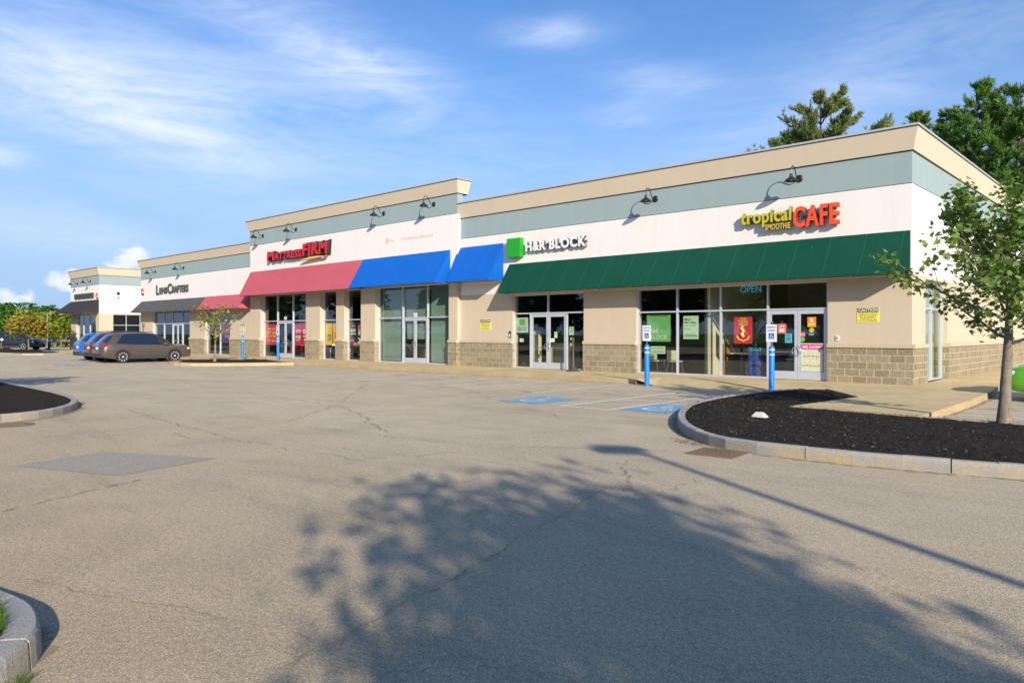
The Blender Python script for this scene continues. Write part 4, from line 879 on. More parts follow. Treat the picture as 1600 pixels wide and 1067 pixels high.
poster('window_poster',-21.52,-20.86,1.66,2.30,yg,'p_mint',[('GET YOUR',.1,.9,.28,.40,'p_dgreen',.02),('REFUND',.1,.9,.12,.25,'p_dgreen',.02)],'mint window poster left of the grey framed doors under the green awning',extra=[(.25,.75,.5,.9,'p_green')])
poster('window_sticker',-21.34,-21.12,1.26,1.41,yg,'lwhite',[('A',.4,.6,.3,.7,'p_dgreen',.0)],'white square card below the mint poster left of the doors','sticker')
poster('window_sticker',-19.60,-19.37,1.27,1.42,F+.10,'lwhite',[('PULL',.2,.8,.3,.7,'lgrey',.0)],'white notice on the right door leaf near the handle','sticker')
poster('window_sticker',-19.37,-19.22,1.44,1.69,F+.10,'p_mint',[('8',.3,.7,.5,.85,'p_dgreen',.0)],'small pale rounded sticker on the right door leaf','sticker')
poster('window_sticker',-18.64,-18.40,1.56,1.90,yg,'p_mint',[('HOURS',.15,.85,.7,.85,'p_dgreen',.0)],'pale green hours card at the top of the right sidelight','sticker',extra=[(.15,.8,.45,.5,'p_dgreen'),(.15,.8,.3,.35,'p_dgreen')])
poster('window_sticker',-18.58,-18.42,1.36,1.46,yg,'p_mint',[('i',.4,.6,.2,.8,'p_dgreen',.0)],'small pale card, middle of three in the right sidelight','sticker')
poster('window_sticker',-18.60,-18.44,1.12,1.24,yg,'p_mint',[('i',.4,.6,.2,.8,'p_dgreen',.0)],'small pale card, lowest of three in the right sidelight','sticker')
poster('window_poster',-43.0+.35,-41.30,.92,2.20,yT,'p_red',[('Labor Day',.18,.82,.72,.80,'lwhite',.01),('BEST SALE',.06,.94,.52,.66,'lgold',.04),('OF THE YEAR',.06,.94,.35,.48,'lgold',.04),('Up to $500 off',.08,.92,.15,.21,'lwhite',.03)],'red sale poster with yellow words in the tall block, leftmost')
poster('window_poster',-39.25,-38.52,.9,2.17,yT,'p_red',[('$790',.12,.9,.58,.74,'lwhite',.03),('FREE',.12,.88,.32,.47,'lwhite',.04)],'narrow red poster with white price right of the left double doors',extra=[(.12,.75,.24,.27,'lwhite')])
poster('window_poster',-38.45,-37.66,.9,2.20,yT,'p_red',[('0%',.1,.95,.52,.74,'lwhite',.04)],'red poster with a white percent sign, beside the pier',extra=[(.12,.9,.40,.45,'lwhite')])
poster('window_poster',-36.0,-35.38,.97,2.18,yT,'p_yel',[('50%',.18,.86,.36,.50,'p_black',.03),('OFF',.18,.86,.18,.33,'p_black',.03)],'yellow sale poster with black words in a narrow window',extra=[(.15,.8,.80,.83,'p_orange')])
poster('window_poster',-35.30,-34.65,.97,2.18,yT,'p_yel',[('60%',.18,.9,.42,.58,'p_orange',.03),('OFF',.18,.9,.24,.40,'p_orange',.03)],'yellow sale poster with orange words in a narrow window',extra=[(.15,.85,.76,.78,'p_orange')])
poster('window_poster',-33.70,-33.10,.97,2.22,yT,'p_black',[('SAVE',.3,.75,.82,.88,'lwhite',.0),('$300',.12,.9,.56,.72,'lwhite',.04)],'black sale poster with white price in a narrow window',extra=[(.12,.9,.48,.52,'lwhite'),(.05,.75,.14,.26,'p_red')])
poster('window_poster',-33.02,-32.38,.97,2.22,yT,'p_black',[('Sleep',.1,.9,.24,.34,'lwhite',.03),('better',.1,.9,.10,.2,'lwhite',.03)],'black and pink picture poster in a narrow window',extra=[(.1,.95,.62,.86,'p_coral'),(.15,.9,.45,.6,'p_cream'),(.3,.8,.7,.8,'p_cream')])
poster('window_poster',-48.65,-47.3,.95,2.17,F+.22,'p_purple',[('SALE',.15,.85,.55,.75,'lpink',.03),('EYES',.3,.9,.3,.45,'lwhite',.02)],'purple poster in the window beneath the small low red awning')
for i,(x,l) in enumerate([(-28.16,'small white number plate over the doors under the blue awning'),(-40.25,'small white number plate over the doors under the wide red awning')]):
    mb=MB(); mb.box(x-.11,x+.11,FT+dT+.03,FT+dT+.05,2.44,2.62,0); text(mb,('12','18')[i],x-.07,x+.07,2.48,2.58,FT+dT+.028,0,.02,mi=1); tag(mb.build('number_plate',['lwhite','lgrey'],recalc=False),l,'number plate')
# furniture seen through the glass
def chair(name,x,y,rz,seatm,label):
    c=thing(name,label,'chair',(x,y,ZS),rz); mb=MB(); mb.box(-.22,.22,-.22,.22,.43,.47); mb.build('seat',seatm,c,bevel=.02)
    mb=MB(); n=8; vs=[]
    for j in range(2):
        for i in range(n+1):
            a=-.9+1.8*i/n; vs.append((.26*math.sin(a),.20+.05*math.cos(a),.50+.36*j))
    mb.add(vs+[(x_,y_+.02,z_) for x_,y_,z_ in vs],[(i,i+1,n+2+i,n+1+i) for i in range(n)]+[(2*(n+1)+i+1,2*(n+1)+i,3*(n+1)+i,3*(n+1)+i+1) for i in range(n)]); mb.build('backrest',seatm,c,smooth=True)
    for sx in (-1,1):
        for sy in (-1,1):
            mb=MB(); mb.tube([(sx*.18,sy*.18,.43),(sx*.23,sy*.24,0)],.012,6); mb.build('leg','steel',c)
chair('chair',-14.15,F+.75,R(185),'in_cream','pale curved chair behind the window beneath the large green poster')
chair('chair',-15.0,F+.9,R(170),'p_mint','pale green chair behind the window at the left edge')
def bar_stool(x,y,label):
    c=thing('stool',label,'stool',(x,y,ZS)); mb=MB(); mb.box(-.17,.17,-.17,.17,.60,.63); mb.build('seat','in_teal',c,bevel=.02)
    for sx in (-1,1):
        for sy in (-1,1):
            mb=MB(); mb.tube([(sx*.14,sy*.14,.6),(sx*.21,sy*.21,0)],.02,4); mb.build('leg','in_teal',c)
    mb=MB(); mb.tube([(-.18,-.18,.25),(.18,-.18,.25),(.18,.18,.25),(-.18,.18,.25),(-.18,-.18,.25)],.012,4,cap=False); mb.build('foot_rail','in_teal',c)
    mb=MB(); mb.box(-.17,.17,.15,.17,.66,.90); mb.build('backrest','in_teal',c)
bar_stool(-9.85,F+1.0,'teal metal stool behind the left cafe door'); bar_stool(-9.35,F+1.5,'teal metal stool deeper in, behind the gap between the cafe doors'); bar_stool(-11.2,F+2.0,'teal metal stool behind the red poster window')
t=thing('table','round white table inside the cafe','table',(-9.6,F+1.4,ZS)); mb=MB(); mb.lathe([(0,.96),(.36,.96),(.37,.98),(.36,1.0),(0,1.0)],seg=24); mb.build('tabletop','lwhite',t); mb=MB(); mb.lathe([(.24,0),(.24,.02),(.03,.05),(.03,.96)],seg=14); mb.build('pedestal','p_black',t)
t=thing('table','long counter table against the inner side wall of the cafe','table',(-11.9,F+2.4,ZS)); mb=MB(); mb.box(-.45,.45,-1.0,1.0,.74,.78); mb.build('tabletop','in_cream',t); mb=MB(); mb.box(-.05,.05,-.9,.9,0,.74); mb.build('base','in_dark',t)
b=thing('trash_bin','dark blue bin inside the cafe near the red poster','bin',(-11.15,F+1.0,ZS)); mb=MB(); mb.box(-.2,.2,-.2,.2,0,.85); mb.build('body','p_dblue',b,bevel=.03); mb=MB(); mb.box(-.21,.21,-.21,.21,.86,1.0); mb.build('lid','in_teal',b,bevel=.03)
mb=MB(); mb.box(-8.9,-7.6,F+6.2,F+6.3,1.9,3.3,0); mb.box(-8.85,-7.65,F+6.18,F+6.199,1.95,3.25,1); tag(mb.build('menu_board',['lside','in_dark']),'dark menu board on the back wall of the cafe','menu board')
t=thing('reception_counter','yellow fronted counter behind the grey framed doors','counter',(-20.2,F+2.2,ZS)); mb=MB(); mb.box(-.9,.3,-.3,.3,0,1.0); mb.build('front_panel','in_yel',t); mb=MB(); mb.box(-.95,.35,-.35,.35,1.0,1.05); mb.build('countertop','in_cream',t)
mb=MB(); mb.box(-19.4,-17.4,F+3.0,F+3.1,ZS,1.4); tag(mb.build('room_divider','in_green'),'bright green low partition inside, behind the right sidelight','partition')
mb=MB(); mb.box(-21.3,-21.0,F+.9,F+1.2,ZS,1.75); mb.box(-21.35,-20.95,F+.85,F+.899,1.55,1.75); tag(mb.build('display_stand','in_cream'),'pale display column behind the left sidelight of the grey doors','display')
for i,(x,l) in enumerate([(-40.6,'red covered mattress bed seen through the left double doors'),(-38.5,'low grey bed behind the red posters')]):
    t=thing('bed',l,'bed',(x,F+2.0,ZS)); mb=MB(); mb.box(-.75,.75,-1,1,.0,.3); mb.build('base','in_grey',t,bevel=.02); mb=MB(); mb.box(-.75,.75,-1,1,.302,.58); mb.build('mattress',('p_red','lwhite')[i],t,bevel=.05)
mb=MB(); mb.box(-28.7,-27.6,F+.9,F+1.7,ZS,.8); tag(mb.build('cardboard_box','in_brown'),'box standing on the floor behind the doors under the blue awning','box')
# ------------------------------------------------------------------ bollards with reserved parking signs
def bollard():
    r=thing('bollard_sign','x','bollard sign')
    mb=MB(); mb.lathe([(.078,0),(.078,1.22),(.07,1.26),(.045,1.285),(0,1.295)],seg=20); bo=mb.build('bollard','bollard',r,smooth=True)
    for z in (1.03,1.17):
        mb=MB(); mb.lathe([(.0785,z),(.0805,z+.002),(.0805,z+.026),(.0785,z+.028)],seg=20); mb.build('white_band','lwhite',bo)
    mb=MB(); mb.box(-.025,.025,-.012,.012,1.28,1.95); mb.build('sign_post','steel',r)
    mb=MB(); mb.box(-.152,.152,-.018,-.0125,1.40,1.88); sg=mb.build('sign_panel','signw',r,bevel=.001)
    mb=MB(); mb.box(-.075,.075,-.0215,-.0185,1.48,1.64); mb.build('symbol_square','signb',sg)
    mb=MB(lambda x,y,z:(x,z,y)); 
    T=MB(); disabled(T,0,0,.17,0,0); mb.v=[(x,-.0235,1.56+y) for x,y,z in T.v]; mb.f=T.f; mb.m=T.m; mb.build('wheelchair_symbol','lwhite',sg,recalc=False)
    mb=MB(); text(mb,'RESERVED',-.12,.12,1.78,1.83,-.0205,0,.01); text(mb,'PARKING',-.105,.105,1.69,1.74,-.0205,0,.01); mb.build('lettering','signb',sg,recalc=False)
    return r
bo=bollard()
bo.location=(-8.65,19.98,0); bo['label']='blue bollard with a parking sign in front of the cafe doors'; bo['group']='blue bollards with reserved parking signs'
for x,y,z,l in [(-12.54,19.76,0,'blue bollard with a parking sign in front of the large green poster'),(-39.9,20.6,.15,'blue bollard with a parking sign right behind the small bare tree'),(-36.9,21.1,.15,'blue bollard with a parking sign left of the red sale poster')]:
    o=copy_tree(bo); o.location=(x,y,z); o['label']=l
# ash receptacle pole
r=thing('ashtray_stand','dark metal smoking post with a flared base beside the shopfront doors','ashtray stand',(-17.86,22.86,ZS))
mb=MB(); mb.lathe([(.27,0),(.275,.02),(.25,.045),(.14,.11),(.07,.19),(.05,.25)],seg=20); mb.build('base','ash',r,smooth=True)
mb=MB(); mb.lathe([(.048,.25),(.042,.5),(.04,1.15),(.05,1.17),(.05,1.27),(.02,1.30),(0,1.30)],seg=16); mb.build('tube','ash',r,smooth=True)
mb=MB(); mb.tube([(-.05,0,1.2),(-.12,0,1.22),(-.12,0,1.1)],.008,5); mb.build('hook','steel',r)
# ------------------------------------------------------------------ trees
def leaf_mesh(centers,size,rng,shape='maple',droop=.35,upbias=.5):
    n=len(centers)
    if shape=='maple': base=np.array([(0,-.5,0),(.12,-.42,0),(.42,-.38,.04),(.30,-.12,.02),(.50,.10,.06),(.22,.16,.02),(.14,.30,0),(0,.55,-.05),(-.14,.30,0),(-.22,.16,.02),(-.50,.10,.06),(-.30,-.12,.02),(-.42,-.38,.04),(-.12,-.42,0)])
    elif shape=='clump': base=np.array([(-.5,-.2,0),(-.1,-.45,.1),(.45,-.3,-.05),(.25,.05,.1),(.5,.4,0),(-.05,.3,-.1),(-.45,.45,.05)])
    else: base=np.array([(-.06,-.5,0),(.06,-.5,0),(.03,.5,0),(-.03,.5,0)])
    k=len(base); s=size*rng.uniform(.6,1.25,n)
    nrm=rng.normal(size=(n,3)); nrm[:,2]=np.abs(nrm[:,2])*.8+upbias; nrm/=np.linalg.norm(nrm,axis=1)[:,None]
    t=rng.normal(size=(n,3)); t[:,2]-=droop*2; t-=nrm*(t*nrm).sum(1)[:,None]; t/=np.linalg.norm(t,axis=1)[:,None]; bt=np.cross(nrm,t)
    V=centers[:,None,:]+s[:,None,None]*(base[None,:,0:1]*bt[:,None,:]+base[None,:,1:2]*t[:,None,:]+base[None,:,2:3]*nrm[:,None,:])
    return V.reshape(-1,3),k,n
def mesh_ngons(name,V,k,n,matn,parent=None):
    me=bpy.data.meshes.new(name); me.vertices.add(len(V)); me.vertices.foreach_set('co',V.astype(np.float32).ravel())
    me.loops.add(k*n); me.loops.foreach_set('vertex_index',np.arange(k*n,dtype=np.int32)); me.polygons.add(n)
    me.polygons.foreach_set('loop_start',np.arange(0,k*n,k,dtype=np.int32)); me.polygons.foreach_set('loop_total',np.full(n,k,dtype=np.int32)); me.update(); me.validate()
    me.materials.append(M[matn]); o=bpy.data.objects.new(name,me); COL.objects.link(o)
    if parent: o.parent=parent
    return o
def limb(mb,p,d,L,r0,rng,n=5,up=.15,wig=.12,seg=6,tip=.25):
    pts=[Vector(p)]; d=Vector(d).normalized(); rs=[r0]
    for i in range(n):
        d=(d+Vector((rng.normal()*wig,rng.normal()*wig,rng.normal()*wig*.6+up))).normalized(); pts.append(pts[-1]+d*(L/n)); rs.append(r0*(1-(1-tip)*(i+1)/n))
    mb.tube(pts,rs,seg,cap=False); return pts
def broadleaf(label,loc,H,trunk_r,z0,reach,nlimb,leaves,lsize,seed,lm='maple',bark='bark',group=None,shape='maple',rz=0,cat='tree',name='maple_tree',spread=.16,dens=1.,lift=.55,top=.86,twigs=0):
    rng=np.random.default_rng(seed); t=thing(name,label,cat,loc,rz,group); mb=MB(); n=9; pts=[];rs=[]
    for i in range(n+1):
        u=i/n; pts.append((math.sin(u*5+seed)*.035*H/4,math.cos(u*4+seed)*.03*H/4,u*H*top)); rs.append(trunk_r*(1.25 if i==0 else (1-.78*u)))
    mb.tube(pts,rs,10,cap=False); C=[]
    for i in range(nlimb):
        u=(z0+(H*.80-z0)*((i+.3)/nlimb)**.9)/H; zz=u*H; k=min(n-1,int(u/top*n)); p=Vector(pts[k]).lerp(Vector(pts[k+1]),min(1,u/top*n-k)); a=i*2.39996+rng.uniform(-.4,.4)
        hfrac=(zz-z0)/(H-z0); L=reach*(1.12-.72*hfrac)*rng.uniform(.75,1.15); e=math.tan(R(18+30*hfrac))
        lp=limb(mb,p,(math.cos(a),math.sin(a),e),L,max(.008,trunk_r*.33*(1-.5*hfrac)),rng,6,up=.07*lift/.55,wig=.13)
        for j in range(1,7):
            for q in range(2):
                b0=lp[j]; a2=a+rng.uniform(-1.25,1.25); L2=L*rng.uniform(.18,.42)*(1.1-j*.08)
                sp=limb(mb,b0,(math.cos(a2),math.sin(a2),rng.uniform(-.15,.8)),L2,.008*max(1,H/5),rng,3,up=.08,wig=.2,seg=4)
                if rng.random()>dens: continue
                m=max(2,int(leaves*rng.uniform(.5,1.4)))
                for s_ in range(m):
                    uu=rng.uniform(.2,1.05)*3; kk=min(2,int(uu)); c=sp[kk].lerp(sp[kk+1],min(1.2,uu-kk)); C.append((c.x+rng.normal()*spread,c.y+rng.normal()*spread,c.z+rng.normal()*spread*.8-spread*.2))
    sp=pts[-1]
    for s_ in range(leaves*6): C.append((sp[0]+rng.normal()*spread*1.4,sp[1]+rng.normal()*spread*1.4,sp[2]+rng.uniform(-.1,.16)*H))
    if twigs:
        for i in range(twigs):
            a=rng.uniform(0,6.28); zz=rng.uniform(z0+.75,H*.82); rr_=reach*rng.uniform(.2,.7)*(1.1-zz/H*.6)
            limb(mb,(math.cos(a)*rr_,math.sin(a)*rr_,zz),(math.cos(a),math.sin(a),rng.uniform(.3,1.8)),rng.uniform(.25,.6),.0045,rng,4,up=.05,wig=.22,seg=3)
    mb.build('trunk',bark,t,smooth=True,recalc=False); V,k,n=leaf_mesh(np.array(C),lsize,rng,shape); mesh_ngons('crown',V,k,n,lm,t); return t
broadleaf('young maple with green leaves on the black mulch at the right edge','' or (-2.33,14.73,.14),3.8,.10,1.28,1.82,21,19,.108,11,name='maple_tree',lift=.65,spread=.10,twigs=150)
tr2=broadleaf('small sparse tree with dead branches and orange leaves in front of the purple poster',(-37.6,17.9,.16),2.75,.07,.95,1.45,9,7,.15,23,lm='orange',dens=.45,lift=1.3,name='young_tree')
# shade tree and lamp post that cast the long shadows, right of and behind the viewer
broadleaf('large leafy tree standing behind the viewer, its shadow on the asphalt',(8.38,-2.68,0),6.6,.2,2.1,2.12,25,44,.15,5,lm='maple',spread=.36,dens=.82,name='maple_tree')
r=thing('lamp_post','tall parking lot lamp post behind the viewer','lamp post',(8.95,-.05,0),R(30)); mb=MB(); mb.lathe([(.09,0),(.075,3),(.055,6.75)],seg=12); mb.build('pole','pole',r,smooth=True)
mb=MB(); mb.box(-.55,.1,-.22,.22,6.76,6.95); mb.build('lamp_head','pole',r,bevel=.03); mb=MB(); mb.lathe([(.25,0),(.25,.5),(0,.5)],seg=16); mb.build('footing','granite',r)
broadleaf('tree on the left island just outside the view','' or (-21.3,2.3,.15),4.6,.1,1.8,1.8,12,14,.17,31,name='maple_tree')
def pine(label,loc,H,seed,lm='pine',base=.25,spread=.26,group='tall pines behind the shops',tufts=1.0,flat=0.,name='pine_tree',nb=16):
    rng=np.random.default_rng(seed); t=thing(name,label,'pine tree',loc,rng.uniform(0,6),group); mb=MB()
    mb.tube([(math.sin(k)*.08,math.cos(k*1.3)*.08,k/8*H) for k in range(9)],[.32*(1-.11*k)*H/20 for k in range(9)],8,cap=False); C=[];D=[]
    nw=int(H*(1-base)/.62)
    for i in range(nw):
        u=base+(1-base)*(i+rng.uniform(-.3,.3))/nw; z=u*H; f=(1-u)/(1-base)
        L0=H*spread*(min(1,f*1.5)**.75)*.95+.35
        for j in range(rng.integers(4,6)):
            a=rng.uniform(0,6.283); L=L0*rng.uniform(.5,1.18); e=.12+.5*(1-f)+rng.uniform(-.1,.15)-flat
            lp=limb(mb,(0,0,z),(math.cos(a),math.sin(a),e),L,.05*H/20,rng,5,up=.04,wig=.1,seg=4,tip=.15)
            m=int(nb*tufts*L/3*.42)+3
            for s_ in range(m):
                uu=rng.uniform(.25,1.0)**.75*5; kk=min(4,int(uu)); c=lp[kk].lerp(lp[kk+1],uu-kk)
                sd_=rng.uniform(-1.1,1.1); d=Vector((math.cos(a+sd_),math.sin(a+sd_),rng.uniform(.25,.9))).normalized(); Lp=rng.uniform(.35,1.0)*(.5+.14*L)
                for g in range(6):
                    v_=(g+.5)/6; C.append((c.x+d.x*Lp*v_+rng.normal()*.04,c.y+d.y*Lp*v_+rng.normal()*.04,c.z+d.z*Lp*v_*v_*1.2+rng.normal()*.03)); D.append((d.x*.7,d.y*.7,d.z*.6+.55*v_+.1))
    C=np.array(C); D=np.array(D); n=len(C); q=9; cen=np.repeat(C,q,0); dd=np.repeat(D,q,0)+rng.normal(size=(n*q,3))*.42; dd/=np.linalg.norm(dd,axis=1)[:,None]
    cen=cen+rng.normal(size=cen.shape)*.05; L=rng.uniform(.16,.36,(n*q,1))*H/20*1.1; sd=np.cross(dd,rng.normal(size=dd.shape)); sd/=np.linalg.norm(sd,axis=1)[:,None]; w_=.022*H/20*1.2
    V=np.stack([cen-sd*w_,cen+sd*w_,cen+dd*L+sd*w_*.4,cen+dd*L-sd*w_*.4],1).reshape(-1,3)
    mb.build('trunk','barkd',t,recalc=False); mesh_ngons('crown',V,4,n*q,lm,t); return t
def camxy(px,Z):
    X=(px-800)/1158.*Z; return (0.7347*X-0.6784*Z,0.6784*X+0.7347*Z)
def zat(py,Z): return 1.65+(520-py)/1158.*Z
PN=[('broad olive tinted pine rising alone above the roof of the near block',1284,62,150,47,'pineb',.30,.33,-.02),
    ('tallest dark green pine behind the side wall, left of two at the right edge',1528,52,133,43,'pine',.15,.22,0),
    ('dark green pine at the right edge of the view beyond the side wall',1592,50,130,44,'pine',.15,.24,0),
    ('slim pine just right of the roof corner, farther back',1480,66,172,46,'pine',.15,.17,0)]
pines=[]
for l,px,Z,py,sd,lm,ba,sp,fl in PN:
    x,y=camxy(px,Z); pines.append(pine(l,(x,y,0),zat(py,Z),sd,lm,ba,sp,flat=fl,tufts=1.35))
def cp(src,px,Z,py,l,rz,ref):
    x,y=camxy(px,Z); o=copy_tree(src); o.location=(x,y,0); k=zat(py,Z)/ref; o.scale=(k,k,k); o.rotation_euler=(0,0,rz); o['label']=l; return o
H3=zat(172,66); H1=zat(133,52)
cp(pines[3],1440,72,176,'small pine tip showing at the roof corner',2.,H3); cp(pines[3],1505,70,200,'pine filling in between the slim pine and the tallest pine',4.,H3)
cp(pines[1],1565,60,150,'pine behind and between the two tall pines at the right edge',1.3,H1); cp(pines[1],1660,52,140,'pine standing just beyond the right edge of the view',3.3,H1)
cp(pines[1],1625,44,215,'shorter pine in front at the right edge',5.,H1)
cp(pines[3],1380,78,196,'low dark pine crown peeping over the roof between the lone pine and the corner',1.1,H3)
cp(pines[3],1232,74,212,'low pine top left of the lone broad pine',0.4,H3)
def bushy(label,loc,H,W_,seed,lm,n=3500,ls=.35,z0=.25,group=None,name='leafy_tree',cat='tree',trunk=True):
    rng=np.random.default_rng(seed); t=thing(name,label,cat,loc,rng.uniform(0,6),group); mb=MB(); C=[]
    nb=14; cs=[]
    for i in range(nb):
        a=rng.uniform(0,6.28); rr_=rng.uniform(.1,.75)*W_/2; zz=H*(z0+(1-z0)*rng.uniform(.15,.82)); s_=rng.uniform(.18,.34)*W_; cs.append((math.cos(a)*rr_,math.sin(a)*rr_,zz,s_))
        if trunk: limb(mb,(0,0,H*z0*rng.uniform(.5,1)),(math.cos(a)*rr_,math.sin(a)*rr_,zz-H*z0*.7),max(.5,math.hypot(rr_,zz-H*z0*.7)),.03*H/5,rng,4,up=0,wig=.08,seg=4)
    if trunk: mb.tube([(0,0,0),(.05,0,H*.3),(0,.05,H*.6)],[.022*H,.016*H,.006*H],7,cap=False)
    for i in range(n):
        c=cs[rng.integers(nb)]; d=rng.normal(size=3); d/=np.linalg.norm(d); q=c[3]*rng.uniform(.55,1.08); p=(c[0]+d[0]*q,c[1]+d[1]*q,min(H,max(H*z0*.6,c[2]+d[2]*q*.75))); C.append(p)
    if trunk: mb.build('trunk','bark',t,smooth=True,recalc=False)
    V,k,m=leaf_mesh(np.array(C),ls,rng,'clump',.1,.4); mesh_ngons('crown' if trunk else 'foliage',V,k,m,lm,t); return t
TL=[('large dark green tree at the far left edge behind the dark car',8,98,474,8,'green',51,.42,4200),
    ('tree with orange red turning leaves, trunk in front of the dark car',45,66,494,3.6,'orange',52,.20,2400),
    ('yellow green tree between the turning tree and the lamp post',60,98,485,7,'yellow',53,.34,3200),
    ('yellow green tree behind the thin grey post',88,96,488,7,'yellow',54,.34,3200),
    ('thin young tree with pale trunk near the blue car',96,68,503,2.4,'yellow',55,.22,900),
    ('green tree at the back between the dark green tree and the yellow ones',28,118,488,9,'green',56,.45,3000),
    ('yellow tree behind the corner of the farthest block',112,105,492,7,'yellow',57,.36,2600)]
for l,px,Z,py,W_,lm,sd,ls,n in TL:
    x,y=camxy(px,Z); bushy(l,(x,y,0),zat(py,Z),W_,sd,lm,n,ls,z0=.5 if Z<80 else .12)
far=[]
x,y=camxy(82,88); s_=bushy('clipped light green hedge behind the thin post',(x,y,0),1.25,6,61,'yellow',1800,.25,.05,name='hedge',cat='hedge',trunk=False)
# distant tree belt, beyond the lot at left and behind the viewer (seen reflected in the glass)
f0=bushy('x',(0,0,0),11,10,71,'dark',2600,.7,.1); f1=bushy('x',(0,0,0),12,9,72,'green',2600,.65,.1)
spots=[(px_,Z) for px_,Z in ((-420,120),(-330,112),(-250,118),(-170,114),(-90,120),(-20,135),(70,150),(130,160))]
first=True; k=0
for px_,Z in spots:
    x,y=camxy(px_,Z); src=f1; o=f1 if k==0 else copy_tree(f1); o.location=(x,y,0); sc=.62 if px_>-60 else .9; o.scale=(1.1,1.1,sc); o.rotation_euler=(0,0,k*1.7); o['label']='distant green tree of the belt beyond the far side of the lot'; o['group']='distant tree belt beyond the lot'; k+=1
k=0
for x,y,sc in [(-98,-42,1.1),(-86,-47,1.3),(-75,-44,1.0),(-64,-49,1.35),(-54,-45,1.15),(-44,-48,1.3),(-34,-46,1.0),(-24,-50,1.4),(-14,-46,1.1),(-4,-50,1.3),(6,-47,1.1),(-108,-30,1.2),(-112,-16,1.1)]:
    o=f0 if k==0 else copy_tree(f0); o.location=(x,y,0); o.scale=(sc,sc,sc); o.rotation_euler=(0,0,k*2.1); o['label']='dark tree across the road behind the viewer, mirrored in the shop glass'; o['group']='trees across the road behind the viewer'; k+=1
